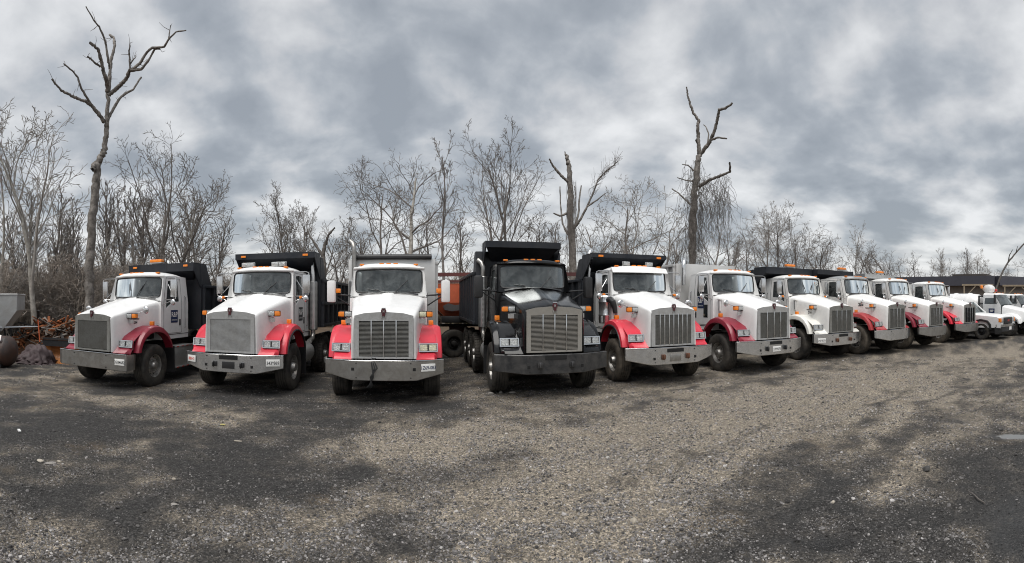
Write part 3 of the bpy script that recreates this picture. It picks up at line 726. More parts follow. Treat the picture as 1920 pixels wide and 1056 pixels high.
def f_tow_hook(): return MB().box(-.05, .05, -.05, .01, -.06, .06, .02).tube([(-.01, -.05, .06), (-.01, -.085, .03), (-.01, -.085, -.03), (-.01, -.05, -.06)], .018, 6)
def f_slot(): return MB().box(-.23, .23, -.006, .004, -.045, .045)
def f_plate(): return MB().box(-.152, .152, -.005, .003, -.076, .076, .002)
def f_hoodseam(s):
    return lambda: MB().tube([(s * .872, .625, 2.2), (s * .892, .63, 1.35)], .010, 5)
def f_handle(): return MB().box(-.006, .012, -.035, .035, -.09, .09, .006)
def f_snorkel(s): return lambda: MB().box(s * .86, s * .895, .26, .37, 1.75, 2.12, .012).box(s * .84, s * .92, .22, .40, 2.10, 2.13, .01)
def f_bedbox(w_, z0, z1, y0, y1, t=.05):
    def g():
        mb = MB()
        for s in (-1, 1): mb.box(s * w_, s * (w_ - t), y0, y1, z0, z1)
        mb.box(-w_ + t, w_ - t, y0, y1, z0, z0 + .06).box(-w_ + t, w_ - t, y1 - .06, y1, z0 + .06, z1)
        return mb
    return g
def f_headboard(w_, z0, z1, y):
    return lambda: MB().box(-w_, w_, y - .06, y, z0, z1, .01)
def f_shield(wd, y0, y1, zt, lip):
    def g():
        mb = MB()       # canopy over the cab: sloped underside, deep front lip, side gussets
        mb.box(-wd, wd, y0, y1, zt - .03, zt, .008)
        mb.prism([(y0 - .02, zt - lip), (y0 + .03, zt - lip), (y0 + .03, zt - .031), (y0 - .02, zt - .004)], 0, -wd, wd)
        for s in (-1, 1):
            mb.prism([(y0 + .031, zt - lip), (y1, zt - .75), (y1, zt - .031), (y0 + .031, zt - .031)], 0, s * wd, s * (wd - .03))
        mb.add([(-wd + .03, y0 + .03, zt - lip + .01), (wd - .03, y0 + .03, zt - lip + .01), (wd - .25, y1, zt - .5), (-wd + .25, y1, zt - .5)], [(0, 1, 2, 3)])
        return mb
    return g
def f_corner(w_, y0, z0, z1, s):          # sloped top corner from the headboard down to the side wall
    return lambda: MB().prism([(y0, z0), (y0, z1), (y0 + .25, z1 - .02), (y0 + .62, z0)], 0, s * w_, s * (w_ - .05))
def f_rib(z0, z1, d=.075): return lambda: MB().prism([(0, -.045), (d, -.032), (d, .032), (0, .045)], 2, z0, z1)
def f_rail(y0, y1, h=.09, d=.085): return lambda: MB().box(0, d, y0, y1, -h / 2, h / 2, .008)
def f_beacon(): return MB().box(-.22, .22, -.09, .09, .03, .13, .035)
def f_beacon_base(): return MB().box(-.22, .22, -.085, .085, 0, .032)
def f_tarp_roll(w_): return lambda: MB().lathe([(-w_, .03), (-w_ + .01, .075), (w_ - .01, .075), (w_, .03)], 0, 14, cap=True)
def f_logo_bg(): return MB().box(0, .004, -.18, .18, -.18, .18)
def f_hoodbar(): return MB().box(-.0, .006, -.17, .17, -.018, .018)
def f_cable():
    mb = MB()
    for k in range(3):
        o = .03 * k
        mb.tube([(-.22 + o, -1.15, .99), (-.25 + o, -1.24, .95), (-.22 + o * 1.6, -1.285, .80), (-.20 - o, -1.29, .62), (-.28 + o, -1.285, .45), (-.33 + o, -1.25, .40)], .014, 6)
    return mb
def f_flagpole(): return MB().tube([(0, 0, 0), (0, 0, .5), (-.16, .05, .95)], .016, 6)
def f_antenna(): return MB().tube([(0, 0, 0), (0, .03, .55)], .008, 5)
def f_ladderbar(): return MB().tube([(0, 0, 0), (0, 0, 1.4)], .018, 6)

def dump_truck(k, label, T_, o):
    x, y, rot, dz = T_
    t = thing('dump_truck', label, 'dump truck', (x, y, float(gz(x, y)) - .012 + dz), R(rot), 'dump trucks parked in a row')
    body, fend = o.get('body', WHITE), o.get('fender', RED)
    rim = o.get('rim', RIM); rub = o.get('rubber', RUBBER); side = o.get('side', -1)     # side of the truck the viewer sees
    far = o.get('far', False)
    # running gear
    part('chassis', 'frame', f_frame, DARK, t)
    for s in (-1, 1): wheel(t, s * 1.005, 0, s, rim, rub)
    for yy in (3.1, 4.35, 5.7): wheel(t, side * 1.03, yy, side, rim, rub, o.get('lug', True))
    if not far:
        for yy in (3.1, 4.35, 5.7): part('tyre', 'tyre', f_tyre, rub, t, (-side * 1.03, yy, WR))
    # bonnet, fenders, grille
    hood = part('bonnet', 'hood', f_hood, body, t, angle=55)
    for s in (-1, 1):
        f = part('fender', ('fender', s), f_fender(s), fend, t, angle=40)
        if o.get('flare'): part('flare_trim', ('flare', s), f_flarelip(s), FLARE, f)
        part('marker_lamp', 'cube', f_cube_lamp, o.get('marker', AMBER), t, (s * 1.0, .08, 1.597))
        hl = part('headlamp', 'hl_frame', f_headlamp_frame, CHROME, t, (s * .905, -.915, 1.175), (R(-9), 0, R(6 * s)))
        part('lamp_bed', 'hl_bed', f_headlamp_bed, BLKPLAS, hl)
        for e in (-1, 1): part('lens', 'lens', f_lens, o.get('lensR' if s > 0 else 'lens', LENS), hl, (e * .095, 0, 0))
        yl = -.62
        tl = part('turn_lamp', 'turn', f_turn_case, BLKPLAS, t, (s * .86, yl, 1.86), (0, 0, R(4 * s)), scale=(s, 1, 1))
        part('amber_lens', 'turn_a', f_turn_a, AMBER, tl); part('clear_lens', 'turn_w', f_turn_w, o.get('lensR' if s > 0 else 'lens', LENS), tl)
        part('bracket', 'turn_arm', f_turn_arm, o.get('turnarm', STEEL), tl)
        if o.get('round'):
            rm = part('convex_mirror', 'roundm', f_roundmirror, STEEL, t, (s * 1.0, -.22, 2.0), (R(8), 0, R(-12 * s)))
            part('stalk', ('stalk', s), (lambda s=s: MB().tube([(s * .90, yl + .06, 1.9), (s * 1.0, -.20, 2.0)], .010, 5)), STEEL, t)
        part('bonnet_seam', ('seam', s), f_hoodseam(s), BLKPLAS, t)
        part('bonnet_latch', 'latch', lambda: MB().box(-.012, .022, -.045, .045, -.06, .06, .008), BLKPLAS, t, (s * .893, .47, 1.52))
        part('grab_handle', ('grab', s), (lambda s=s: MB().tube([(s * .925, 1.85, 1.45), (s * .975, 1.85, 1.48), (s * .96, 1.85, 2.35), (s * .91, 1.85, 2.38)], .014, 6)), CHROME, t)
        part('sill_trim', ('sill', s), (lambda s=s: MB().box(s * .931, s * .938, .62, 2.04, 1.285, 1.30)), BLKPLAS, t)
    part('cowl_vent', 'cowl', lambda: MB().grid([[(x_, XF(x_, 2.3) - .085, 2.352 - .10 * (x_ / .8) ** 2) for x_ in np.linspace(-.72, .72, 13)], [(x_, XF(x_, 2.3) - .028, 2.366 - .06 * (x_ / .8) ** 2) for x_ in np.linspace(-.72, .72, 13)]]), BLKPLAS, t)
    gm = o.get('grille', GRILLE)
    gs = part('grille', 'gshell', f_grille_shell, gm, t)
    part('grille_void', 'gvoid', f_void, VOID, gs)
    if o.get('mesh'): q = part('grille_mesh', 'gmesh', f_meshgrille, gm, gs)
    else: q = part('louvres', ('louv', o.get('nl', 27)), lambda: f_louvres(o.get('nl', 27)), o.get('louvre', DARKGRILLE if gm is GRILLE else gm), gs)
    q['kind'] = 'stuff'
    for xx in np.linspace(-1, 1, o['bars'] + 2)[1:-1] if o.get('bars') else (): part('grille_bar', 'vbar', f_vbar, o.get('barm', STEEL), gs, (float(xx) * .505, 0, 0))
    em = part('emblem', 'emb', f_emblem, o.get('emblem', EMBLEM), t); part('emblem_trim', 'embr', f_emblem_rim, CHROME, em)['kind'] = 'stuff'; part('emblem_mark', 'embm', f_emblem_mark, STEEL, em)
    # bumper
    bk = o.get('bumper', 'texas'); bm_ = o.get('bmat', STEEL)
    bu = part('bumper', ('bump', bk), bumper_fn(bk), bm_, t, angle=20)
    if bm_ is not BUMPBLK: part('bumper_rim', ('rim', bk), f_toprim(bk), CHROME, bu)
    if o.get('hooks'):
        for s in (-1, 1): part('tow_hook', 'hook', f_tow_hook, o['hooks'], bu, (s * .34, -1.265, .725))
        part('slot', 'slot', f_slot, VOID, bu, (0, -1.262, .875))
        for s in (-1, 1): part('bumper_hole', 'bhole', f_bumper_hole, VOID, bu, (s * .57, -1.256, .69))
    if o.get('holes'):
        for xx in (-.62, .62): part('bumper_hole', 'bhole', f_bumper_hole, VOID, bu, (xx, -1.254, .77))
    for s in (-1, 1):
        for zz in (.60, .89): part('bolt', 'bolt', lambda: MB().lathe([(-.008, 0), (-.008, .012), (.004, .014)], 1, 8), DARK, bu, (s * .55, -1.262 if zz > .6 else -1.258, zz))
    for (px_, pz_, txt, ink, pm, ang) in o.get('plates', ()):
        if bk == 'flat': yy, an_ = -1.252, 0
        elif abs(px_) < .5: yy, an_ = -1.268, 0
        elif abs(px_) < 1: yy, an_ = -1.25 + (abs(px_) - .66) * .353 - .011, 19.4
        else: yy, an_ = -1.13 + (abs(px_) - 1) * .5 - .014, 24
        p = part('number_plate', 'plate', f_plate, pm, bu, (px_, yy, pz_), (0, 0, R(an_ * (1 if px_ > 0 else -1))))
        textpart('plate_text', txt, .098, ink, p, (0, -.0075, -.006), FRONT, .012, .84)
    # cab
    cab = part('cab', 'cab', f_cab, body, t, angle=30)
    part('roof', 'roof', f_roof, o.get('roof', body), cab, angle=50)
    ws = part('windscreen', 'ws', f_windscreen, GLASS, t); part('gasket', 'gasket', f_gasket, BLKPLAS, ws)
    for wsp in WIP[o.get('wip', 2)]: part('wiper', ('wip', wsp), f_wiper(wsp), BLKPLAS, ws)
    it = part('interior', 'int', f_interior, o.get('int', SEAT), t); [part('seat', 'seat', f_seat, SEAT, it, (e, 0, 0)) for e in (-.42, .42)]; part('steering_wheel', 'steer', f_steer, BLKPLAS, it); part('headliner', 'hliner', f_headliner, CURT, it)
    for s in (-1, 1):
        part('side_window', ('sg', s), f_sideglass(s), GLASSD, cab)
        if s == side or not far: part('door_seam', ('ds', s), f_doorseam(s), BLKPLAS, cab)
    part('door_handle', 'handle', f_handle, BLKPLAS, cab, (side * .932, 1.58, 1.62))
    if o.get('peep'): part('peep_window', ('peep', side), lambda: MB().box(side * .930, side * .936, .88, 1.12, 1.55, 1.95, .004), GLASSD, cab)
    if o.get('visor'): part('sun_visor', 'visor', f_visor, body, cab)
    for xx in (-.66, -.17, 0, .17, .66): part('roof_marker', 'rmark', f_marker, AMBER, cab, (xx, .72 + .165 * (xx / .83) ** 2 + (.02 if not o.get('visor') else .1), 3.022 - .02 * (xx / .88) ** 2 + (.02 if o.get('visor') else 0)))
    for xx in o.get('worklamps', ()):
        wl = part('work_lamp', 'wl', f_worklamp, LENS, cab, (xx, .92, 3.06)); part('lamp_case', 'wlc', lambda: MB().box(-.1, .1, .042, .07, 0, .13, .01), ALU, wl)
    # mirrors
    ms = o.get('mirror', 'west'); mm = o.get('mmat', STEEL)
    for s in (-1, 1):
        if ms == 'west':
            mi = part('mirror', 'wm', f_westmirror, mm, t, (s * 1.235, .785, 2.585), (0, 0, R(6 * s))); part('mirror_glass', 'mg', f_mirrorglass, CHROME, mi)
            part('mirror_arms', ('wa', s), f_westarms(s), STEEL, t)
            cv = part('convex_mirror', 'roundm', f_roundmirror, STEEL, t, (s * 1.22, .74, 2.20), (R(5), 0, 0), scale=(.85, .85, .85))
            if o.get('mlamp'): part('mirror_lamp', 'ml', lambda: MB().lathe([(-.05, 0), (-.045, .03), (-.02, .042), (.03, .042)], 1, 14), AMBER, t, (s * 1.10, .74, 2.24))
        else:
            mi = part('mirror', 'am', f_aeromirror, mm, t, (s * 1.365, .545, 2.37), (0, 0, R(5 * s))); part('mirror_arms', ('aa', s), f_aeroarms(s), BLKPLAS, mi and t)
            if ms == 'aeroamber': part('mirror_lamp', 'cube', f_cube_lamp, AMBER, t, (s * 1.20, .54, 2.335))
    # exhaust, tanks, steps
    for s, zt, shield, lean in o.get('stacks', ()):
        e = part('exhaust_stack', ('stk', zt, lean), f_stack(zt, lean), o.get('stackm', STEEL), t, (s * 1.03, 2.19, 0))
        if shield: part('heat_shield', 'shield', f_stack_shield, PERF, e)
        part('exhaust_elbow', 'elbow', f_stack_elbow, DULLSTEEL, e)
    if o.get('aircleaner'):
        part('air_cleaner', 'ac', f_aircleaner, STEEL, t, (side * 1.03, .80, 0)); part('intake_hose', ('hose', side), f_ac_hose(side), BLKPLAS, t)
    if o.get('snorkel'): part('snorkel', ('snork', side), f_snorkel(side), body, t); part('snorkel_slot', ('snslot', side), lambda: MB().box(side * .896, side * .899, .30, .33, 1.78, 2.08), BLKPLAS, t)
    for s in (-1, 1):
        if o.get('step') and s == side:
            sb = part('step_box', 'stepbox', f_stepbox, ALU, t, scale=(s, 1, 1)); [part('reflective_tape', 'tape', f_tape, REDLENS, sb, (-.01 * (zz == 0), e * .26, zz)) for e in range(4) for zz in (0, -.572)]
        else: part('fuel_tank', 'tank', f_tank, ALU, t, (s * .86, 0, .74))
        part('mud_flap', 'flap', f_mudflap, BLKPLAS, t, scale=(s, 1, 1))
    # writing on the flanks
    if o.get('logo'):
        lg = part('door_sign', 'logo', f_logo_bg, o.get('logom', NAVY), t, (side * .934, 1.28, o.get('logoz', 1.80)), scale=(side, 1, 1) if side < 0 else None)
        rz = SIDE(1)
        fl = lg
        if side < 0: fl = part('door_sign_face', 'logo_face', lambda: MB().box(-.001, .0, -.179, .179, -.179, .179), o.get('logom', NAVY), t, (-.9385, 1.28, o.get('logoz', 1.80)), (0, 0, math.pi))
        textpart('sign_text', 'R&P', .20, INKW, fl, (.0062, 0, .045), SIDE(1), .022, .92)
        textpart('sign_text', 'CONTRACTING', .05, INKW, fl, (.0062, 0, -.105), SIDE(1), .02, .82)
    if o.get('number'):
        nx, nz, ns = o.get('numat', (-.35, 1.68, .09))
        textpart('fleet_number', o['number'], ns, INKK, t, (side * (.688 + .225 * (nx + 1.15) / 1.77), nx, nz), SIDE(side), .04, .95)
    if o.get('bar'): part('side_badge', 'hbar', f_hoodbar, DARKGRILLE, t, (side * (.679 + .225 * (-.35 + 1.15) / 1.77), -.36, 1.77), scale=(side, 1, 1))
    # dump body
    bd = o['bed']; bmx = o.get('bedm', BEDBLK); z0, z1, zh = 1.38, bd.get('z1', 2.80), bd.get('zh', 3.40); W_ = bd.get('w', 1.21); y0_, y1_ = 2.42, bd.get('y1', 6.9)
    b_ = part('dump_body', ('bed', W_, z1, y1_), f_bedbox(W_, z0, z1, y0_, y1_), bmx, t)
    part('headboard', ('hb', W_, zh), f_headboard(W_, z0, zh, y0_), bmx, t)
    if zh > z1 + .1: [part('body_corner', ('cor', W_, z1, zh, s), f_corner(W_, y0_, z1 + .001, zh, s), bmx, t) for s in (-1, 1)]
    if bd.get('shield'):
        wd, ys, zt, lip = bd['shield']
        sh = part('cab_shield', ('sh', wd, ys, zt, lip), f_shield(wd, ys, y0_ - .061, zt, lip), bmx, t)
        for s in (-1, 1) if bd.get('amber', True) else (): part('clearance_lamp', 'clr', lambda: MB().box(-.075, .075, -.02, .0, -.03, .03, .008), AMBER, sh, (s * wd * .78, ys - .022, zt - .09))
    if bd.get('ribs', True):
        n = bd.get('nr', 8)
        for i in range(n):
            yy = y0_ + .06 + (y1_ - y0_ - .12) * i / (n - 1)
            part('rib', ('rib', z0, z1), f_rib(z0 + .09, z1 - .09), bmx, t, (side * W_, yy, 0), scale=(side, 1, 1))
        for zz in (z0 + .045, z1 - .045) + ((z0 + z1) / 2,) * bd.get('mid', 0): part('rail', ('rail', y1_), f_rail(y0_, y1_), bmx, t, (side * W_, 0, zz), scale=(side, 1, 1))
    if bd.get('roll'): part('tarp_roll', ('roll', W_), f_tarp_roll(W_ - .1), BLKPLAS, t, (0, y0_ - .1, zh + .06))
    if o.get('beacon'):
        bx_, by_, bz_ = o['beacon']; be = part('beacon', 'beac', f_beacon, AMBER, t, (bx_, by_, bz_)); part('beacon_base', 'beacb', f_beacon_base, ALU, be)
    if o.get('cable'): part('hose_bundle', 'cable', f_cable, BLKPLAS, t)
    if o.get('antenna'): part('antenna', 'ant', f_antenna, BLKPLAS, cab, (side * .7, 1.2, 3.05))
    return t

P_W, P_R = PLATE, INKR
TR = {1: (-9.553, 8.579, 9.0, 0), 2: (-6.20, 9.853, 9.3, 0), 3: (-2.805, 10.207, 12.1, 0), 4: (.653, 10.733, 11.3, .012), 5: (3.698, 11.921, 9.5, 0), 6: (6.949, 12.486, 9.1, 0),
      7: (10.523, 13.639, 7.0, -.02), 8: (13.124, 13.45, 10.9, .01), 9: (15.843, 13.603, 9.3, .01), 10: (19.328, 14.147, 6.2, 0)}
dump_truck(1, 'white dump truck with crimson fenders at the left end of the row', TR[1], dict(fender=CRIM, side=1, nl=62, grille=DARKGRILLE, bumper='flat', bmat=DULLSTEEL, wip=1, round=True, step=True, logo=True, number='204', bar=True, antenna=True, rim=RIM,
    plates=[(.98, .76, '351M682', INKK, P_W, 0)], beacon=(-.15, 1.98, 3.40), bed=dict(z1=2.72, zh=3.38, shield=(1.2, 1.92, 3.38, .25))))
dump_truck(2, 'white dump truck with mesh grille and red fenders, second from left', TR[2], dict(fender=RED, flare=True, side=1, mesh=True, grille=GRILLE, hooks=BLKPLAS, mlamp=True, rim=RIM, worklamps=(-.52, -.36, .34, .54), logo=True, logom=BLKDECAL,
    plates=[(-1.02, .79, '888-42', P_R, P_W, -22), (1.02, .79, '343*869', INKK, P_W, 22), (0, .705, '', INKK, BLKPLAS, 0)], stacks=[(1, 3.42, True, 1), (-1, 3.42, False, -1)], bed=dict(z1=2.78, zh=3.42, shield=(1.2, 1.75, 3.52, .17), mid=1)))
dump_truck(3, 'white dump truck with white pod mirrors and red fenders, facing straight ahead', TR[3], dict(fender=RED, side=1, bars=3, bmat=DULLSTEEL, mirror='aeroamber', mmat=WHTPLAS, holes=True, lensR=LENSY, cable=True, bedm=ALUBED, number='', int=SEAT2,
    stackm=DULLSTEEL, plates=[(.90, .80, '1Z69-083', NAVY, P_W, 20)], stacks=[(-1, 3.80, True, -1)], bed=dict(z1=3.25, zh=3.30, roll=True, nr=14)))
dump_truck(4, 'black dump truck with black bumper, the only black one', TR[4], dict(body=BLACK, fender=BLACK, side=-1, bars=3, grille=WARMG, stackm=DULLSTEEL, barm=CHROME, bumper='wide', bmat=BUMPBLK, mirror='aero', mmat=BLKPLAS, hooks=BUMPBLK, int=SEAT2, rim=RIM,
    stacks=[(-1, 3.15, True, -1)], bed=dict(z1=2.84, zh=3.40, shield=(1.03, 1.75, 3.62, .17), nr=9, amber=False)))
dump_truck(5, 'white dump truck with sun visor and red fenders, right of the black truck', TR[5], dict(fender=RED, flare=True, side=-1, bars=7, nl=36, visor=True, hooks=RUSTM, aircleaner=True, mlamp=True, round=True, worklamps=(-.36, .36), rim=DULLSTEEL, rubber=RUBBER2, logo=True, logoz=1.85,
    plates=[(0, .69, '', INKK, DULLSTEEL, 0)], stacks=[(-1, 3.62, False, 1), (1, 3.55, False, 1)], bed=dict(z1=2.75, zh=3.36, shield=(1.2, 1.45, 3.46, .13))))
dump_truck(6, 'white dump truck with silver dump body and crimson fenders', TR[6], dict(fender=CRIM, side=-1, bars=3, nl=50, hooks=BLKPLAS, round=True, snorkel=True, peep=True, logo=True, logoz=2.02, bedm=ALUBED, rim=RIM,
    plates=[(.02, .70, '339*878', INKK, P_W, 0)], stacks=[(-1, 3.45, False, 1)], bed=dict(z1=3.30, zh=3.32, nr=12)))
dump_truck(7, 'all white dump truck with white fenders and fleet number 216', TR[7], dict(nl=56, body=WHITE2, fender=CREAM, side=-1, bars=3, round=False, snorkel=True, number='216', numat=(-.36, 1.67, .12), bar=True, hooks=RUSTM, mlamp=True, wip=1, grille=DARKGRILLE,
    plates=[(-.98, .74, '345*870', INKK, P_W, -20)], beacon=(.1, 1.72, 3.40), stacks=[(-1, 3.4, False, 1)], bed=dict(z1=2.7, zh=3.30, shield=(1.2, 1.60, 3.38, .26), amber=False), far=True))
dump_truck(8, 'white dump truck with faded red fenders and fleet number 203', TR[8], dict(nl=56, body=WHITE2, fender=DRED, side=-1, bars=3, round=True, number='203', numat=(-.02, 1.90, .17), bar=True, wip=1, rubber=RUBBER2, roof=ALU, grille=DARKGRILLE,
    beacon=(.45, 1.95, 3.36), bed=dict(z1=2.7, zh=3.20, shield=(1.2, 1.9, 3.34, .2), amber=False), bmat=STEEL, far=True))
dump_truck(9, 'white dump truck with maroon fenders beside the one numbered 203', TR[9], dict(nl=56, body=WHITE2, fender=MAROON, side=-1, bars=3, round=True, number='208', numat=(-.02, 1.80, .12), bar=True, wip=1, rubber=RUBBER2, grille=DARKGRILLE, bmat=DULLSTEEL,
    beacon=(.1, 1.95, 3.32), bedm=ALU, bed=dict(z1=2.8, zh=3.22, shield=(1.2, 1.85, 3.28, .2), amber=False), far=True))
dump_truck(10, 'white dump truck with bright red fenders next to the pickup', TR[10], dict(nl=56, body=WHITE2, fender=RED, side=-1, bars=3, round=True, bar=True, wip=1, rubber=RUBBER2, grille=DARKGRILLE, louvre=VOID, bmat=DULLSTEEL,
    bed=dict(z1=2.6, zh=2.9), far=True))
# ------------------------------------------------------------------ trees
BARK = mat('grey_brown_bark', (.205, .185, .17), .9, 0, 0, .3, 4, .5, 25, .3)
BARKD = mat('dark_bark', (.12, .108, .098), .9, 0, 0, .3, 4, .5, 25, .3)
BARKP = mat('pale_sycamore_bark', (.42, .40, .36), .85, 0, 0, .35, 2.5, .3, 20, .3, .6, (.11, .09, .075), 1.6)
BARKG = mat('weathered_grey_wood', (.25, .23, .21), .9, 0, 0, .45, 5, .9, 14, .3, .75, (.075, .065, .056), 3.0)
TWIG = mat('twig_bark', (.185, .165, .15), .9, 0, 0, .25, 2, 0, 10, .2)
TWIGP = mat('pale_twig_bark', (.31, .285, .26), .9, 0, 0, .25, 2, 0, 10, .2)
BRUSH = mat('brush_twigs', (.38, .33, .285), .95, 0, 0, .35, .8, 0, 10, .2)
BRUSHG = mat('budding_brush', (.30, .265, .16), .95, 0, 0, .35, .8, 0, 10, .2)

def tubes(mb, branches, kmap, rough=0):
    """branches: list of (points (n,3), radii (n,), level)"""
    V, Fs, o = [], [], len(mb.v)
    for P, rad, lev in branches:
        k = kmap[min(lev, len(kmap) - 1)]; n = len(P)
        T = np.empty_like(P); T[1:-1] = P[2:] - P[:-2]; T[0] = P[1] - P[0]; T[-1] = P[-1] - P[-2]
        T /= np.linalg.norm(T, axis=1)[:, None] + 1e-9
        ref = np.array([1., .13, .21]) if abs(T[0, 0]) < .8 else np.array([.1, 1., .2])
        U = np.cross(T, ref); U /= np.linalg.norm(U, axis=1)[:, None] + 1e-9; W_ = np.cross(T, U)
        q = np.arange(k) * 2 * math.pi / k
        rg = rad[:, None] * (1 + rough * np.random.default_rng(n + lev).normal(size=(n, k))) if rough else np.repeat(rad[:, None], k, 1)
        ring = P[:, None, :] + rg[:, :, None] * (U[:, None, :] * np.cos(q)[None, :, None] + W_[:, None, :] * np.sin(q)[None, :, None])
        V.append(ring.reshape(-1, 3))
        i = np.arange(n - 1)[:, None] * k + o; j = np.arange(k)[None, :]; j2 = (j + 1) % k
        Fs.append(np.stack([i + j, i + j2, i + k + j2, i + k + j], -1).reshape(-1, 4)); o += n * k
    if not V: return None
    V = np.concatenate(V); Fs = np.concatenate(Fs)
    return V, Fs
def mesh_np(name, V, Fs, m):
    me = bpy.data.meshes.new(name); me.vertices.add(len(V)); me.vertices.foreach_set('co', V.astype(np.float32).ravel())
    me.loops.add(Fs.size); me.loops.foreach_set('vertex_index', Fs.astype(np.int32).ravel())
    me.polygons.add(len(Fs)); me.polygons.foreach_set('loop_start', np.arange(0, Fs.size, 4, dtype=np.int32)); me.polygons.foreach_set('loop_total', np.full(len(Fs), 4, np.int32))
    me.update(); me.validate(); me.shade_smooth(); me.materials.append(m); return me

def grow(r, p, d, length, rad, lev, cfg, out):
    n = cfg['seg'][min(lev, 4)]; P = [np.array(p, float)]; rs = [rad]; d = np.array(d, float); d /= np.linalg.norm(d)
    tip = max(cfg['rmin'], rad * cfg.get('tip', .22)); dirs = [d]
    for i in range(n):
        d = d + r.normal(size=3) * cfg['wig'][min(lev, 4)] + np.array([0, 0, cfg['up'][min(lev, 4)]]); d /= np.linalg.norm(d)
        P.append(P[-1] + d * length / n); t = (i + 1) / n; rs.append(rad + (tip - rad) * t ** .8); dirs.append(d)
    out.append((np.array(P), np.array(rs), lev))
    if lev >= cfg['levels']: return
    nc = cfg['kids'][lev]; t0 = cfg['from'][lev]
    nc = max(1, int(round(nc * r.uniform(.75, 1.25))))
    phi = r.uniform(0, 6.28)
    for c in range(nc):
        t = t0 + (1 - t0) * ((c + r.uniform(.1, .9)) / nc); f = t * n; i = min(int(f), n - 1); q = P[i] + (P[i + 1] - P[i]) * (f - i); dd = dirs[i]
        phi += 2.4 + r.normal() * .4
        u = np.cross(dd, [.3, .2, 1.0] if abs(dd[2]) < .9 else [1, .2, .1]); u /= np.linalg.norm(u); w_ = np.cross(dd, u)
        side = u * math.cos(phi) + w_ * math.sin(phi); an = math.radians(cfg['ang'][lev] * r.uniform(.7, 1.3))
        nd = dd * math.cos(an) + side * math.sin(an)
        rr_ = max(cfg['rmin'], (rs[i] * cfg['rr'][lev]) * r.uniform(.75, 1.1))
        ll = length * cfg['lr'][lev] * r.uniform(.7, 1.25) * (1.12 - cfg.get('taper', .55) * (t - t0) / max(.05, 1 - t0))
        grow(r, q, nd, ll, rr_, lev + 1, cfg, out)
BASE = dict(seg=[12, 8, 6, 4, 3], wig=[.05, .11, .14, .18, .2], up=[.03, .06, .05, .04, .02], kids=[12, 6, 5, 3], ang=[38, 42, 42, 40], rr=[.60, .60, .58, .6], lr=[.46, .48, .48, .5], levels=4, rmin=.011)
def cfg(**k): c = dict(BASE); c.update(k); return c
KINDS = {
 'upright': cfg(ang=[27, 32, 38, 40], up=[.02, .09, .06, .04, .02], kids=[13, 6, 5, 3], lr=[.42, .46, .46, .5], **{'from': [.30, .15, .12, .1]}),
 'spread': cfg(ang=[46, 46, 46, 44], up=[.02, .05, .03, .02, 0], kids=[11, 6, 5, 3], lr=[.55, .5, .48, .5], wig=[.09, .16, .2, .22, .22], **{'from': [.28, .15, .1, .1]}),
 'forked': cfg(ang=[22, 36, 42, 42], up=[.02, .06, .05, .03, .02], kids=[6, 7, 5, 3], lr=[.72, .42, .46, .5], rr=[.72, .5, .55, .6], wig=[.05, .09, .15, .18, .2], **{'from': [.10, .22, .1, .1]}),
 'slim': cfg(ang=[30, 36, 40, 40], up=[.02, .1, .06, .04, .02], kids=[14, 4, 3, 3], lr=[.27, .46, .46, .5], **{'from': [.38, .15, .1, .1]}),
 'bushy': cfg(ang=[40, 44, 44, 40], up=[.02, .06, .05, .03, .02], kids=[11, 5, 4, 2], lr=[.5, .5, .5, .5], wig=[.1, .16, .18, .2, .2], **{'from': [.12, .1, .1, .1]}),
}
TREEMESH = {}
def treemesh(kind, seed, Hh, tr, mats, levels=4, rmin=.011):
    key = (kind, seed, Hh, mats[0].name)
    if key not in TREEMESH:
        r = np.random.default_rng(seed); c = dict(KINDS[kind]); c['levels'] = levels; c['rmin'] = rmin; out = []
        grow(r, (0, 0, -.2), (r.normal() * .04, r.normal() * .04, 1), Hh * (.86 if kind != 'forked' else .5), tr, 0, c, out)
        top = np.percentile(np.concatenate([b[0][:, 2] for b in out]), 99.0); s = Hh / top
        out = [(P * np.array([s, s, s]), q, l) for P, q, l in out]
        tk = [b for b in out if b[2] == 0]; cr = [b for b in out if b[2] > 0]
        a = tubes(MB(), tk, [10]); b = tubes(MB(), cr, [8, 6, 4, 3, 3])
        TREEMESH[key] = (mesh_np('trunk', *a, mats[0]), mesh_np('crown', *b, mats[1]))
    return TREEMESH[key]
def tree(name, label, u, vtop, d, kind, seed, mats=None, tr=None, group='bare trees behind the trucks', rz=0, share=None, lean=(0, 0), levels=4, rmin=.013):
    p = polar(u, d); Hh = zat(vtop, d); mats = mats or (BARK, TWIG); p.z = float(gz(p.x, p.y)) - .1
    t = thing(name, label, 'tree', p, rz, group); t.rotation_euler = (lean[0], lean[1], rz)
    if share: kind, seed, h0 = share; a, b = treemesh(kind, seed, h0, .018 * h0, mats, levels, rmin); t.scale = (Hh / h0,) * 3
    else: a, b = treemesh(kind, seed, Hh, tr or .016 * Hh, mats, levels, rmin)
    for nm, me in (('trunk', a), ('crown', b)):
        o = bpy.data.objects.new(nm, me); C.objects.link(o); o.parent = t
    return t
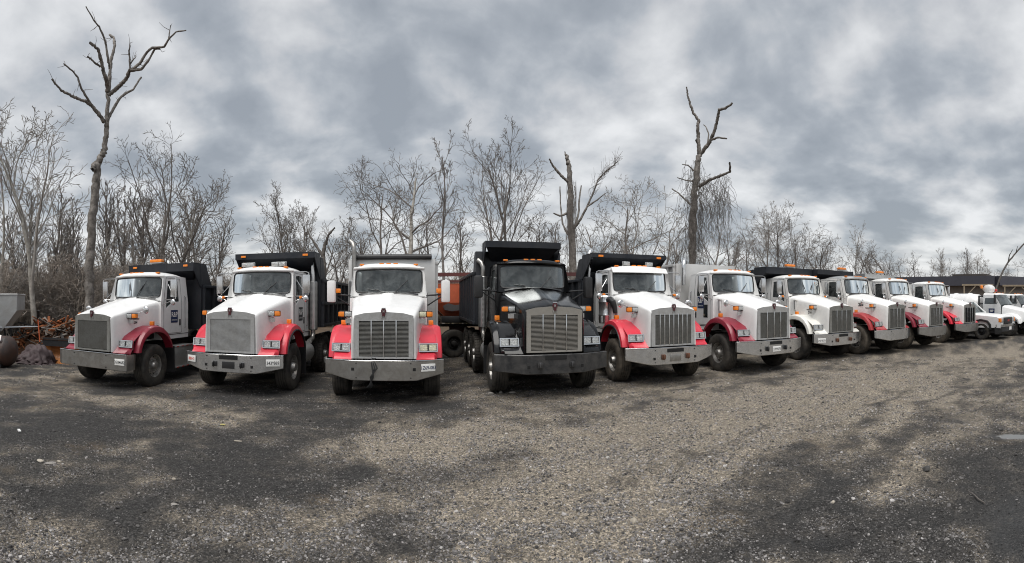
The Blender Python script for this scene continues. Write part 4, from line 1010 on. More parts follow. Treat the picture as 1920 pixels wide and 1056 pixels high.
# trees read one by one, from left to right
tree('sycamore_tree', 'pale barked bare sycamore standing at the left edge of the woods', 66, 172, 27, 'forked', 7, (BARKP, TWIGP), .21, rmin=.015)
tree('sycamore_tree', 'pale leaning bare tree cut by the left edge of the picture', -2, 205, 29, 'forked', 12, (BARKP, TWIGP), .16, rmin=.015)
tree('bare_tree', 'tall many branched bare tree behind the crimson fendered end truck', 300, 246, 33, 'forked', 21, None, .22)
tree('bare_tree', 'thin bare tree close left of the tall branched tree', 243, 325, 30, 'slim', 22, None, .11)
tree('bare_tree', 'dark trunked bare tree with low side limb above the end truck bed', 362, 298, 31, 'spread', 23, (BARKD, TWIG), .14)
tree('bare_tree', 'round topped bare tree above the gap between first two trucks', 527, 352, 46, 'upright', 31, None, .19)
tree('bare_tree', 'slightly lower round bare tree beside the round topped one', 575, 368, 48, 'upright', 32, None, .18)
tree('bare_tree', 'small straggly bare tree left of the upright exhaust stack', 628, 400, 44, 'slim', 33, None, .10)
tree('sycamore_tree', 'big gnarled pale sycamore behind the straight facing truck', 766, 256, 39, 'spread', 48, (BARKP, TWIG), .34)
tree('bare_tree', 'lower dark bare tree left of the gnarled sycamore', 712, 300, 41, 'spread', 42, None, .2)
tree('bare_tree', 'tall slim bare tree right of the gnarled sycamore', 832, 250, 40, 'slim', 43, None, .17)
tree('bare_tree', 'tall forked bare tree left of the black truck bed top', 916, 246, 42, 'forked', 44, None, .22)
tree('bare_tree', 'tall upright bare tree directly above the black truck', 957, 248, 43, 'upright', 45, None, .22)
tree('bare_tree', 'short twisted bare tree between black truck and vine snag', 1016, 400, 40, 'bushy', 46, (BARKD, TWIG), .13)
tree('bare_tree', 'wide crowned bare tree midway between the two vine clad snags', 1188, 332, 38, 'spread', 51, (BARK, TWIGP), .2)
tree('bare_tree', 'low bare tree right of the shorter vine snag', 1105, 400, 43, 'bushy', 52)
tree('bare_tree', 'pale fan shaped bare tree above the silver bed truck', 1436, 376, 62, 'upright', 61, (BARK, TWIGP), .2)
tree('bare_tree', 'dark bare tree leaning left above the all white truck', 1474, 388, 58, 'spread', 62, (BARKD, TWIG), .2)
tree('bare_tree', 'crooked dark bare tree with forked trunk past the all white truck', 1497, 400, 57, 'forked', 63, (BARKD, TWIG), .22)
tree('bare_tree', 'low spreading bare tree above truck numbered 203', 1542, 425, 58, 'spread', 64, (BARKD, TWIG), .2)
tree('sycamore_tree', 'slender pale bare tree behind truck numbered 203', 1601, 422, 66, 'slim', 65, (BARKP, TWIGP), .14)
tree('bare_tree', 'dark bare tree right of the slender pale one', 1632, 450, 64, 'bushy', 66, (BARKD, TWIG), .2)
tree('bare_tree', 'dense dark bare tree above the maroon fendered truck', 1676, 448, 66, 'bushy', 67, (BARKD, TWIG), .22)
tree('bare_tree', 'round bare tree left of the low building roof', 1722, 470, 74, 'bushy', 68, None, .2)
tree('bare_tree', 'pale round bare tree over the left end of the building', 1757, 464, 80, 'upright', 69, (BARK, TWIGP), .2)
tree('bare_tree', 'thin leaning bare tree over the middle of the building', 1800, 462, 82, 'slim', 70, (BARKD, TWIG), .2, lean=(0, .12))
tree('bare_tree', 'small airy bare tree over the building near its corner', 1832, 466, 84, 'spread', 71, (BARK, TWIGP), .2)
tree('bare_tree', 'bare tree at the right edge of the picture above the roof', 1916, 460, 80, 'bushy', 72, None, .2)
# smaller wood behind them: repeats of a few forms, each a tree of its own
ORD = 'first second third fourth fifth sixth seventh eighth ninth tenth eleventh twelfth thirteenth fourteenth fifteenth sixteenth seventeenth eighteenth nineteenth twentieth twenty-first twenty-second twenty-third twenty-fourth'.split()
GR = 'young bare trees filling the wood edge'
rr2 = np.random.default_rng(90); k = 0
spots = [(30, 400, 30), (52, 350, 31), (82, 385, 30), (104, 410, 29), (128, 395, 31), (150, 420, 29), (200, 402, 30), (255, 410, 30), (275, 345, 34), (18, 330, 34), (40, 372, 38), (95, 345, 36), (118, 372, 33), (140, 352, 40), (185, 372, 37), (212, 330, 35), (228, 360, 39), (262, 352, 41), (282, 380, 36), (330, 360, 40), (345, 345, 38), (385, 352, 36), (398, 388, 42)]
for i_, (u, v, d_) in enumerate(sorted(spots)):
    tree('young_tree', f'slender young bare tree, {ORD[i_]} from the left in the left thicket', u, v, d_, None, 0, (BARKP, TWIGP) if k % 3 == 0 else (BARK, TWIG), share=('slim' if k % 6 else 'bushy', 201 + k % 5, 9.0), rz=k * 1.7, group=GR + ' at the left', levels=3, rmin=.016); k += 1
spots = [(505, 425, 52), (548, 405, 55), (600, 418, 50), (645, 412, 47), (668, 430, 52), (690, 405, 50), (800, 395, 52), (862, 405, 50), (888, 418, 50), (985, 395, 48), (1040, 410, 52), (1078, 425, 50), (1130, 395, 50), (1150, 418, 48), (1218, 415, 50), (1240, 392, 47), (1262, 420, 52), (1332, 405, 50), (1356, 425, 52), (1382, 440, 58), (1405, 430, 60)]
for i_, (u, v, d_) in enumerate(sorted(spots)):
    tree('young_tree', f'young bare tree, {ORD[i_]} from left in the wood edge behind the middle trucks', u, v, d_, None, 0, (BARK, TWIG), share=('bushy' if k % 3 else 'slim', 201 + k % 5, 9.0), rz=k * 2.1, group=GR + ' in the middle', levels=3); k += 1
spots = [(1455, 452, 66), (1520, 455, 68), (1570, 462, 70), (1590, 455, 72), (1650, 470, 74), (1660, 465, 70), (1700, 478, 78), (1740, 484, 82), (1782, 488, 88), (1820, 492, 90), (1862, 497, 95), (1886, 498, 95)]
for i_, (u, v, d_) in enumerate(sorted(spots)):
    tree('young_tree', f'small distant bare tree, {ORD[i_]} from left along the right hand skyline', u, v, d_, None, 0, (BARK, TWIG), share=('bushy', 201 + k % 5, 9.0), rz=k * 2.1, group=GR + ' at the right', levels=3); k += 1

# dead snags: limbs follow their real layout, each limb with its own reach towards or away from the viewer
def limb(pts, d, w0, w1, depth, lev=0):
    """pts: image places along a limb; d: distance of the trunk; depth: how far the tip comes forward"""
    n = len(pts); P = []
    for i, (u, v) in enumerate(pts):
        dd = d - depth * (i / (n - 1)); p = polar(u, dd); P.append((p.x, p.y, zat(v, dd)))
    P = np.array(P); t = np.linspace(0, 1, n); tt = np.linspace(0, 1, (n - 1) * (8 if w0 > .1 else 4 if lev == 0 else 3) + 1)
    Q = np.stack([np.interp(tt, t, P[:, i]) for i in range(3)], -1)
    j = np.random.default_rng(int(abs(pts[0][0] * 7 + pts[-1][1])))
    Q[1:-1] += j.normal(size=(len(Q) - 2, 3)) * min(w0 * .10, .03)
    return (Q, np.interp(tt, [0, 1], [w0, w1]) * (1 + j.normal(size=len(tt)) * .07), lev)
def snag(label, u, d, trunk, limbs, m, twm, extra=None):
    base = polar(u, d); base.z = float(gz(base.x, base.y)) - .2
    t = thing('dead_tree', label, 'tree', base, 0, 'dead standing trees')
    off = np.array([base.x, base.y, base.z])
    q = tubes(MB(), [(P - off, r, l) for P, r, l in trunk], [14], .09); one('trunk', mesh_np('trunk', *q, m), m, t)
    for b in limbs:
        q = tubes(MB(), [(b[0] - off, b[1], b[2])], [9], .08); one('limb', mesh_np('limb', *q, m), m, t)
    if extra:
        q = tubes(MB(), [(P - off, r, l) for P, r, l in extra], [3]); e = one('vines', mesh_np('vines', *q, twm), twm, t); e['kind'] = 'stuff'
    return t
D1 = 26; vr = np.random.default_rng(14)
tr_ = [limb([(167, 600), (168, 520), (172, 430), (178, 360), (183, 305), (193, 290), (199, 260), (201, 220), (202, 170)], D1, .36, .20, 0)]
tr_[0][1][:] = np.interp(np.linspace(0, 1, len(tr_[0][1])), [0, .4, .62, .75, 1], [.27, .22, .165, .135, .10])
lm = [limb([(202, 172), (201, 155), (196, 140), (190, 115), (184, 92), (168, 80)], D1, .13, .07, 1.5), limb([(203, 175), (206, 140), (208, 112), (215, 85), (214, 72), (205, 65)], D1, .12, .06, -1.2),
      limb([(203, 118), (199, 85), (195, 70), (186, 50), (176, 38), (161, 12)], D1, .07, .03, .8), limb([(204, 178), (225, 160), (238, 147), (243, 132), (246, 130)], D1, .12, .09, 1.0),
      limb([(245, 132), (265, 130), (278, 115), (290, 92), (300, 92)], D1 - 1, .085, .04, .8), limb([(246, 132), (262, 120), (275, 98), (285, 90), (308, 88), (318, 72), (330, 60), (349, 57)], D1 - 1, .085, .03, 1.6),
      limb([(316, 74), (318, 60), (320, 47)], D1 - 2, .035, .02, .2), limb([(244, 130), (243, 108), (242, 95), (244, 85)], D1 - 1, .055, .035, .4), limb([(244, 120), (250, 112), (254, 108)], D1 - 1, .04, .02, .2),
      limb([(203, 222), (212, 205), (222, 188), (235, 175), (250, 168), (265, 145)], D1, .09, .055, -1.4), limb([(196, 230), (186, 215), (172, 198), (160, 190), (140, 183), (115, 170), (97, 148)], D1, .12, .05, 1.5),
      limb([(171, 197), (162, 182), (152, 165), (146, 145), (135, 132), (119, 119)], D1 - .6, .075, .035, 1.0), limb([(188, 125), (178, 118), (170, 110), (164, 106)], D1 - .5, .06, .04, .5),
      limb([(182, 310), (176, 309), (174, 318)], D1, .15, .12, .3), limb([(205, 128), (204, 118)], D1 - .2, .06, .05, .3)]
ex = []
for i in range(60):
    b_ = lm[vr.integers(0, len(lm) - 2)]; q_ = b_[0][vr.integers(2, len(b_[0]))]; d_ = vr.normal(size=3) * np.array([1, 1, .8]) + np.array([0, 0, .5]); d_ /= np.linalg.norm(d_); l_ = vr.uniform(.15, .7)
    ex.append((np.array([q_, q_ + d_ * l_ * .5 + vr.normal(size=3) * .05, q_ + d_ * l_ + np.array([0, 0, .1 * l_])]), np.array([.018, .013, .008]), 1))
snag('tallest dead grey tree with broken bare limbs at the left', 167, D1, tr_, lm, BARKG, TWIG, ex)
D2 = 34
tr_ = [limb([(1294, 560), (1297, 480), (1300, 420), (1303, 360), (1308, 310), (1312, 285)], D2, .30, .18, 0)]
lm = [limb([(1312, 290), (1309, 260), (1308, 240), (1310, 225), (1300, 212), (1294, 195), (1290, 180), (1287, 163)], D2, .15, .05, .6), limb([(1313, 290), (1330, 268), (1338, 250), (1345, 225), (1348, 207)], D2, .14, .09, 1.6),
      limb([(1347, 206), (1360, 203), (1373, 193)], D2 - 1.6, .10, .07, .6), limb([(1335, 262), (1345, 258), (1363, 260)], D2 - 1, .09, .05, .6), limb([(1326, 275), (1329, 252), (1324, 238), (1319, 234)], D2 - .4, .06, .03, -.6),
      limb([(1310, 350), (1330, 338), (1350, 330), (1369, 322), (1368, 305)], D2, .13, .06, 2.2), limb([(1300, 340), (1285, 338), (1270, 333)], D2, .06, .03, .8), limb([(1303, 322), (1290, 310), (1279, 308)], D2, .06, .03, .6),
      limb([(1297, 385), (1282, 372), (1272, 362), (1260, 354)], D2, .08, .04, -1), limb([(1310, 272), (1305, 262)], D2, .1, .08, .3)]
vr = np.random.default_rng(4); ex = []
for i in range(420):
    e_ = i % 2; u0 = vr.uniform(1284, 1316) if e_ else vr.uniform(1310, 1368); v0 = vr.uniform(300, 470) if e_ else vr.uniform(325, 400); ln = vr.uniform(25, 120) if e_ else vr.uniform(20, 95); dp = vr.uniform(-1.5, 2.2); dr = vr.uniform(-10, 12)
    q_ = [(u0, v0)]; nn_ = vr.integers(4, 7)
    for s_ in range(nn_): q_.append((q_[-1][0] + vr.normal() * 5 + dr / nn_, min(545, q_[-1][1] + ln / nn_ * vr.uniform(.2, 1.7))))
    ex.append(limb(q_, D2 - dp, .014, .008, vr.uniform(-.8, .8), 1))
snag('tall dead tree draped in vines above the silver bed truck', 1294, D2, tr_, lm, BARKG, BARKD, ex)
D3 = 36
tr_ = [limb([(1076, 560), (1074, 480), (1070, 420), (1069, 360), (1068, 318), (1064, 298), (1059, 284)], D3, .34, .08, 0)]
tr_[0][1][:] = np.interp(np.linspace(0, 1, len(tr_[0][1])), [0, .5, .8, .9, 1], [.30, .22, .15, .12, .03])
lm = [limb([(1066, 342), (1055, 332), (1044, 320), (1036, 310), (1030, 298)], D3, .12, .06, .8), limb([(1074, 430), (1088, 412), (1102, 385), (1113, 360), (1122, 335), (1140, 318), (1158, 303)], D3, .11, .025, 1.4),
      limb([(1080, 420), (1085, 400), (1086, 375), (1090, 348)], D3, .09, .05, -.8), limb([(1064, 400), (1050, 405), (1038, 400)], D3, .09, .05, .8), limb([(1100, 388), (1120, 375), (1136, 362)], D3 - .8, .07, .03, .5), limb([(1065, 440), (1055, 420), (1051, 385), (1050, 350)], D3, .09, .04, -.8)]
ex = []
for i in range(90):
    u0 = vr.uniform(1062, 1080); v0 = vr.uniform(330, 430); ln = vr.uniform(40, 110); dr = vr.uniform(-6, 6)
    ex.append(limb([(u0, v0), (u0 + dr * .5 + vr.normal() * 2, v0 + ln * .4), (u0 + dr + vr.normal() * 2, min(545, v0 + ln))], D3 - vr.uniform(-.6, .9), .014, .008, .1, 1))
for i in range(60):      # fine twigs on the living side limb
    t_ = vr.uniform(.3, 1); u0 = np.interp(t_, [0, .5, 1], [1085, 1118, 1158]); v0 = np.interp(t_, [0, .5, 1], [415, 345, 303]); ex.append(limb([(u0, v0), (u0 + vr.uniform(-4, 12), v0 - vr.uniform(2, 14)), (u0 + vr.uniform(-6, 26), v0 - vr.uniform(6, 34))], D3 - 1.4 * t_, .014, .008, vr.uniform(-1, 1), 1))
snag('shorter dead tree with pointed broken top right of the black truck', 1076, D3, tr_, lm, BARKG, TWIG, ex)
tr_ = [limb([(607, 540), (608, 500), (606, 478), (610, 455)], 40, .20, .15, 0)]
lm = [limb([(610, 458), (616, 440), (628, 427)], 40, .12, .07, .5), limb([(605, 482), (594, 462), (582, 445), (576, 430)], 40, .13, .06, -.6)]
snag('short dark forked stump of a tree above the second truck bed', 607, 40, tr_, lm, BARKD, TWIG)

# undergrowth: masses of stems too many to count
def sapling(seed, Hh, kind='bushy'):
    r = np.random.default_rng(seed); out = []
    for s in range(4):
        c = cfg(seg=[6, 4, 3, 2, 2], kids=[9, 5, 3, 0], levels=3, rmin=.008, wig=[.08, .18, .2, .2, .2], ang=[36, 42, 40, 40], lr=[.42, .45, .5, .5], **{'from': [.15, .1, .1, .1]})
        grow(r, (r.normal() * .35, r.normal() * .35, -.2), (r.normal() * .16, r.normal() * .16, 1), Hh * r.uniform(.6, 1), .02, 0, c, out)
    return tubes(MB(), out, [4, 3, 3, 3])
def sproto(seed, Hh, m):
    return bpy.data.objects.new('sapling_form', mesh_np('sapling_form', *sapling(seed, Hh), m))
SAP = [sproto(300 + i, 4.2, [BRUSH, TWIGP, TWIG, BRUSH, TWIGP, BRUSHG][i]) for i in range(6)]
def thicket(name, label, spans, seed):
    r = np.random.default_rng(seed); pts, sc_, pk = [], [], []
    for u0, u1, d0, d1, nn, s0, s1, green in spans:
        for i in range(nn):
            u = r.uniform(u0, u1); d_ = r.uniform(d0, d1); p = polar(u, d_); pts.append((p.x, p.y, float(gz(p.x, p.y)) - .1)); s = r.uniform(s0, s1); sc_.append((s * r.uniform(1, 1.4), s * r.uniform(1, 1.4), s))
            pk.append(5 if r.random() < green else r.integers(0, 5))
    k = len(pts)
    return scatter(name, label, pts, np.stack([np.zeros(k), np.zeros(k), r.uniform(0, 6.28, k)], -1), sc_, pk, SAP)
thicket('thicket', 'brown leafless thicket at the foot of the wood', [(-60, 260, 28, 44, 480, .55, 1.25, .02), (250, 480, 30, 46, 360, .55, 1.1, .12), (480, 900, 40, 60, 460, .6, 1.2, .1), (880, 1420, 40, 60, 560, .6, 1.25, .22), (1400, 1720, 58, 85, 420, .6, 1.3, .12), (1690, 1990, 85, 110, 260, .6, 1.2, .1)], 9)
# brown wooded bank closing the view behind the thicket
mb = MB(); rows = []
for i in range(3):
    row = []
    for u in np.linspace(-260, 2150, 120):
        dd = [52, 70, 120][i] if u < 1400 else [88, 110, 160][i] if u < 1700 else [112, 130, 170][i]
        p = polar(float(u), dd); hh = [0, 1.0, 1.5][i] * (2.8 if u < 260 else 1.2 if u < 480 else 1.0) * (.7 + .6 * float(fbm(p.x, p.y, .07, 3, 5)))
        row.append((p.x, p.y, -.3 + hh))
    rows.append(row)
mb.grid(rows)
o = one('wooded_bank', mb, mat('leaf_litter_bank', (.22, .17, .13), .95, 0, 0, .4, .6, .5, 2, .2), None); o['kind'] = 'structure'

# ------------------------------------------------------------------ low building at the right
WALLB = mat('brown_render', (.16, .135, .115), .85, 0, 0, .12, 1, .1, 8)
FASCIA = mat('slate_fascia', (.062, .062, .078), .6, 0, 0, .12, .6, .05, 4)
c0 = polar(1866, 56); cl = polar(1672, 60); cr_ = polar(2010, 66)
bld = thing('low_building', 'long low flat roofed building with slate grey fascia behind the trucks', 'building', (c0.x, c0.y, 0))
def wallrun(a, b, z0, z1, th, name, m, par, off=0):
    d_ = (b - a); ln = math.hypot(d_.x, d_.y); an = math.atan2(d_.y, d_.x)
    return one(name, MB().box(0, ln, -th, 0, z0, z1), m, par, (a.x - c0.x, a.y - c0.y, 0), (0, 0, an))
wallrun(cl, c0, 0, 3.9, .3, 'wall', WALLB, bld); wallrun(c0, cr_, 0, 3.9, .3, 'wall', WALLB, bld)
wallrun(cl, c0, 3.9, 5.05, .9, 'fascia', FASCIA, bld); wallrun(c0, cr_, 3.905, 5.045, .9, 'fascia', FASCIA, bld)
dl = (c0 - cl).normalized(); an = math.atan2(dl.y, dl.x)
for i in range(9):
    q = cl + dl * (4 + i * 2.6) - c0
    o = one('window', MB().box(-.9, .9, -.345, -.305, 1.0, 2.6), GLASSD, bld, (q.x, q.y, 0), (0, 0, an)); one('window_frame', MB().box(-.98, .98, -.34, -.31, .9, 1.0), FASCIA, o)
q = cl + dl * 10 - c0; one('rooftop_unit', MB().box(-2.2, 2.2, .9, 4, 4.9, 5.4, .03), mat('rooftop_dark', (.06, .05, .045), .7), bld, (q.x, q.y, 0), (0, 0, an))
q = cl + dl * 17 - c0
one('roof', MB().add([(0, 0, 5.0), tuple(cl - c0 + Vector((0, 0, 5.0))), tuple(cl - c0 + Vector((14, 20, 5.0))), tuple(cr_ - c0 + Vector((6, 16, 5.0))), tuple(cr_ - c0 + Vector((0, 0, 5.0)))], [(0, 1, 2, 3, 4)]), FASCIA, bld)
# timber rack in front of the building
RACK = mat('tan_timber', (.30, .24, .17), .8, 0, 0, .2, 6)
for i, (u0, u1, d_, lab) in enumerate([(1808, 1858, 40, 'tan timber rack left of the white crew truck'), (1884, 1936, 42, 'tan timber rack behind the white crew truck cab')]):
    a = polar(u0, d_); b_ = polar(u1, d_); rk = thing('timber_rack', lab, 'rack', (a.x, a.y, float(gz(a.x, a.y))), math.atan2(b_.y - a.y, b_.x - a.x)); ln = (b_ - a).length
    one('beam', MB().box(-.2, ln + .2, -.08, .08, 3.35, 3.5), RACK, rk)
    for xx in (0, ln): one('post', MB().box(xx - .06, xx + .06, -.06, .06, 0, 3.35), RACK, rk)
    for xx, s in ((0, 1), (ln, -1)): one('brace', MB().tube([(xx, .0, 2.3), (xx + s * 1.0, 0, 3.35)], .05, 4), RACK, rk)
    one('stored_load', MB().box(.2, ln - .2, -.3, .5, 2.0, 2.3).box(.1, ln - .1, -.35, .55, 1.2, 1.7), WALLB, rk)

# ------------------------------------------------------------------ pickup and crew truck at the right end
def car_wheel(t, x, y, r, wd, s, rimm):
    sc_ = r / WR
    o = part('tyre', 'tyre', f_tyre, RUBBER, t, (x, y, r), (0, 0, 0 if s > 0 else math.pi), scale=(wd / .36, sc_, sc_)); part('rim', 'rim', f_rim, rimm, o); part('hub', 'hub', f_hub, rimm, o)
    return o
pk = thing('pickup_truck', 'white pickup truck with black grille beside the red fendered end truck', 'pickup', (22.05, 13.45, float(gz(22, 13)) - .01), R(8))
def f_pickup_body():
    prof = [(-.98, .62), (-1.0, .90), (-.96, 1.08), (-.80, 1.15), (-.3, 1.19), (.45, 1.24), (.62, 1.26)]
    rows = []
    for y_, z_ in prof: rows.append([(-.97, y_, .58), (-.985, y_, .95), (-.97, y_, z_ - .06), (-.86, y_, z_ - .01), (-.4, y_, z_ + .02), (0, y_, z_ + .025), (.4, y_, z_ + .02), (.86, y_, z_ - .01), (.97, y_, z_ - .06), (.985, y_, .95), (.97, y_, .58)])
    mb = MB().grid(rows)
    mb.add(rows[0], [tuple(range(11))]); return mb
one('bonnet', f_pickup_body(), WHITE, pk, angle=30)
for s in (-1, 1): one('side_panel', MB().box(s * .97, s * .99, .62, 4.6, .58, 1.22), WHITE, pk)
one('tailgate', MB().box(-.97, .97, 4.55, 4.6, .58, 1.22), WHITE, pk)
one('cabin', MB().grid([[(-.80, 1.20, 1.76), (-.45, 1.10, 1.80), (.45, 1.10, 1.80), (.80, 1.20, 1.76)], [(-.80, 2.4, 1.78), (-.45, 2.4, 1.83), (.45, 2.4, 1.83), (.80, 2.4, 1.78)], [(-.95, 2.75, 1.25), (-.5, 2.78, 1.25), (.5, 2.78, 1.25), (.95, 2.75, 1.25)]]), WHITE, pk)
one('windscreen', MB().grid([[(-.93, .60, 1.24), (-.4, .48, 1.26), (.4, .48, 1.26), (.93, .60, 1.24)], [(-.80, 1.19, 1.755), (-.45, 1.09, 1.795), (.45, 1.09, 1.795), (.80, 1.19, 1.755)]]), GLASS, pk)
for s in (-1, 1):
    one('side_window', MB().add([(s * .955, .75, 1.23), (s * .955, 2.6, 1.23), (s * .81, 2.35, 1.76), (s * .81, 1.25, 1.74)], [(0, 1, 2, 3)]), GLASSD, pk)
    one('pillar', MB().tube([(s * .95, .60, 1.24), (s * .81, 1.20, 1.77)], .03, 6), WHITE, pk)
    car_wheel(pk, s * .84, 0, .41, .28, s, BLKPLAS); car_wheel(pk, s * .84, 3.5, .41, .28, s, BLKPLAS)
    fl = [(-.55, .50), (-.52, .75), (-.36, .93), (0, 1.0), (.36, .93), (.52, .75), (.55, .50)]; fi = [(-.44, .50), (-.42, .70), (-.29, .84), (0, .90), (.29, .84), (.42, .70), (.44, .50)]
    one('wheel_flare', MB().grid([[(s * .975, a, b2) for a, b2 in fl], [(s * 1.03, a * .98, b2 * .98) for a, b2 in fl], [(s * 1.03, a, b2) for a, b2 in fi], [(s * .6, a, b2) for a, b2 in fi]]), BLKPLAS, pk)
    h_ = one('headlamp', MB().box(s * .58, s * .965, -1.02, -.9, .83, 1.04, .02), LENS, pk); one('turn_lens', MB().box(s * .86, s * .985, -1.03, -.90, .84, 1.03, .015), AMBER, h_)
    one('mirror', MB().box(s * 1.0, s * 1.22, .85, .95, 1.20, 1.42, .03), BLKPLAS, pk)
gr = one('grille', MB().box(-.56, .56, -1.03, -.98, .74, 1.06, .02), BLKPLAS, pk)
for zz in (.80, .89, .98): one('grille_bar', MB().box(-.54, .54, -1.045, -1.03, zz - .012, zz + .012), DARK, gr)
textpart('badge', 'GMC', .12, REDLENS, gr, (0, -1.048, .90), FRONT, .04)
one('bumper_chrome', MB().grid([[(-1.0, -.78, z_), (-.85, -1.06, z_), (-.5, -1.13, z_), (.5, -1.13, z_), (.85, -1.06, z_), (1.0, -.78, z_)] for z_ in (.62, .74)]), CHROME, pk)
one('bumper_lower', MB().grid([[(-1.0, -.72, z_), (-.85, -1.03 + e, z_), (-.5, -1.12 + e, z_), (.5, -1.12 + e, z_), (.85, -1.03 + e, z_), (1.0, -.72, z_)] for z_, e in ((.28, .1), (.40, 0), (.62, 0))]), BLKPLAS, pk)
pl = one('number_plate', MB().box(-.152, .152, -1.15, -1.135, .46, .61), PLATE, pk)
one('interior', MB().box(-.8, .8, 1.6, 2.2, .6, 1.62, .05).box(-.85, .85, .75, .95, .8, 1.22), SEAT, pk); one('underbody', MB().box(-.85, .85, -.85, 4.4, .32, .62), DARK, pk); pk.scale = (1.1, 1.1, 1.12)

def crew_truck(label, x, y, rot, full=True):
    t = thing('crew_truck', label, 'truck', (x, y, float(gz(x, y)) - .01), R(rot), 'white medium trucks at the right end')
    rows = []
    for y_, xh, zt in ((-1.02, .60, 1.40), (-.98, .66, 1.46), (-.6, .74, 1.56), (0, .82, 1.68), (.5, .90, 1.80)):
        rows.append([(-xh - .12, y_, .85), (-xh - .05, y_, zt - .22), (-xh, y_, zt - .08), (-xh * .7, y_, zt), (0, y_, zt + .03), (xh * .7, y_, zt), (xh, y_, zt - .08), (xh + .05, y_, zt - .22), (xh + .12, y_, .85)])
    mb = MB().grid(rows); mb.add(rows[0], [tuple(range(9))]); one('bonnet', mb, WHITE, t)
    for s in (-1, 1):
        cu = [(-.75, .75), (-.68, 1.02), (-.42, 1.24), (-.05, 1.32), (.35, 1.26), (.62, 1.05), (.72, .78)]; op = [(-.60, .75), (-.55, .94), (-.34, 1.08), (-.03, 1.13), (.28, 1.09), (.5, .95), (.58, .78)]
        one('fender', MB().grid([[(s * .80, a, b2 + .05) for a, b2 in cu], [(s * 1.10, a, b2) for a, b2 in cu], [(s * 1.17, (a + c_) / 2, (b2 + d_) / 2) for (a, b2), (c_, d_) in zip(cu, op)], [(s * 1.17, c_, d_) for c_, d_ in op], [(s * .9, c_, d_) for c_, d_ in op]]), WHITE, t)
        car_wheel(t, s * .98, 0, .50, .30, s, STEEL)
        if full: car_wheel(t, s * .95, 4.0, .50, .30, s, STEEL)
        one('mirror', MB().box(s * 1.12, s * 1.34, .78, .88, 1.95, 2.42, .04), BLKPLAS, t)
        one('headlamp', MB().box(s * .62, s * .92, -1.06, -.98, 1.0, 1.2, .03), LENS, t)
        one('mirror_arm', MB().tube([(s * .95, .8, 2.0), (s * 1.2, .83, 2.0)], .02, 6), BLKPLAS, t)
        one('side_window', MB().add([(s * .972, .82, 1.88), (s * .972, 1.65, 1.88), (s * .905, 1.62, 2.38), (s * .905, 1.02, 2.38)], [(0, 1, 2, 3)]), GLASSD, t)
        sg = one('door_sign', MB().box(s * .972, s * .978, .98, 1.36, 1.28, 1.62), NAVY, t)
        textpart('sign_text', 'R&P', .18, INKW, sg, (s * .982, 1.17, 1.47), SIDE(s), .03, .75)
    one('cab', MB().grid([[(-.97, .55, 1.0), (-.97, .55, 1.80), (-.97, .60, 1.85), (-.90, 1.0, 2.44), (-.80, 1.1, 2.52), (.80, 1.1, 2.52), (.90, 1.0, 2.44), (.97, .60, 1.85), (.97, .55, 1.80), (.97, .55, 1.0)],
                          [(-.97, 1.75, 1.0), (-.97, 1.75, 1.80), (-.97, 1.75, 1.85), (-.90, 1.75, 2.44), (-.80, 1.75, 2.55), (.80, 1.75, 2.55), (.90, 1.75, 2.44), (.97, 1.75, 1.85), (.97, 1.75, 1.80), (.97, 1.75, 1.0)]]).add([(-.97, 1.75, 1.0), (.97, 1.75, 1.0), (.97, 1.75, 1.85), (.8, 1.75, 2.55), (-.8, 1.75, 2.55), (-.97, 1.75, 1.85)], [tuple(range(6))]), WHITE, t)
    one('windscreen', MB().grid([[(-.93, .60, 1.84), (-.4, .47, 1.86), (.4, .47, 1.86), (.93, .60, 1.84)], [(-.86, .96, 2.42), (-.4, .88, 2.45), (.4, .88, 2.45), (.86, .96, 2.42)]]), GLASS, t)
    one('roof_brow', MB().grid([[(-.88, .95, 2.43), (-.4, .86, 2.45), (.4, .86, 2.45), (.88, .95, 2.43)], [(-.80, 1.12, 2.53), (-.4, 1.08, 2.545), (.4, 1.08, 2.545), (.80, 1.12, 2.53)]]), WHITE, t)
    one('dashboard', MB().box(-.85, .85, .7, .95, 1.5, 1.86), SEAT, t); one('seat_row', MB().box(-.8, .8, 1.4, 1.65, 1.2, 2.15, .06), SEAT, t)
    for xx in (-.6, -.12, 0, .12, .6): one('roof_marker', MB().box(xx - .05, xx + .05, 1.08, 1.16, 2.535, 2.575, .01), AMBER, t)
    one('grille', MB().box(-.45, .45, -1.05, -1.0, .85, 1.35, .03), BLKPLAS, t); one('bumper', MB().box(-1.1, 1.1, -1.2, -1.04, .5, .82, .03), STEEL, t)
    one('chassis', MB().box(-.45, .45, -.9, 6.0, .6, .9), DARK, t)
    return t
ct = crew_truck('white crew truck with drum and beacon on its roof past the pickup', 25.0, 13.35, 6)
one('roof_drum', MB().lathe([(-.42, .12), (-.36, .24), (-.1, .27), (.15, .27), (.38, .22), (.46, .10)], 0, 20, (-.35, 1.62, 2.80), cap=True), WHTPLAS, ct); one('drum_light', MB().box(.02, .16, 1.30, 1.42, 2.64, 2.80, .02), REDLENS, ct)
one('beacon', MB().lathe([(2.75, .10), (2.92, .09), (2.96, 0)], 2, 12, (-.85, 1.9, .08)), AMBER, ct)
one('headache_rack', MB().tube([(-1.1, 1.95, 1.0), (-1.1, 1.95, 2.35), (1.1, 1.95, 2.35), (1.1, 1.95, 1.0)], .06, 6).tube([(-1.1, 1.95, 1.9), (1.1, 1.95, 1.9)], .04, 6), BLKPLAS, ct)
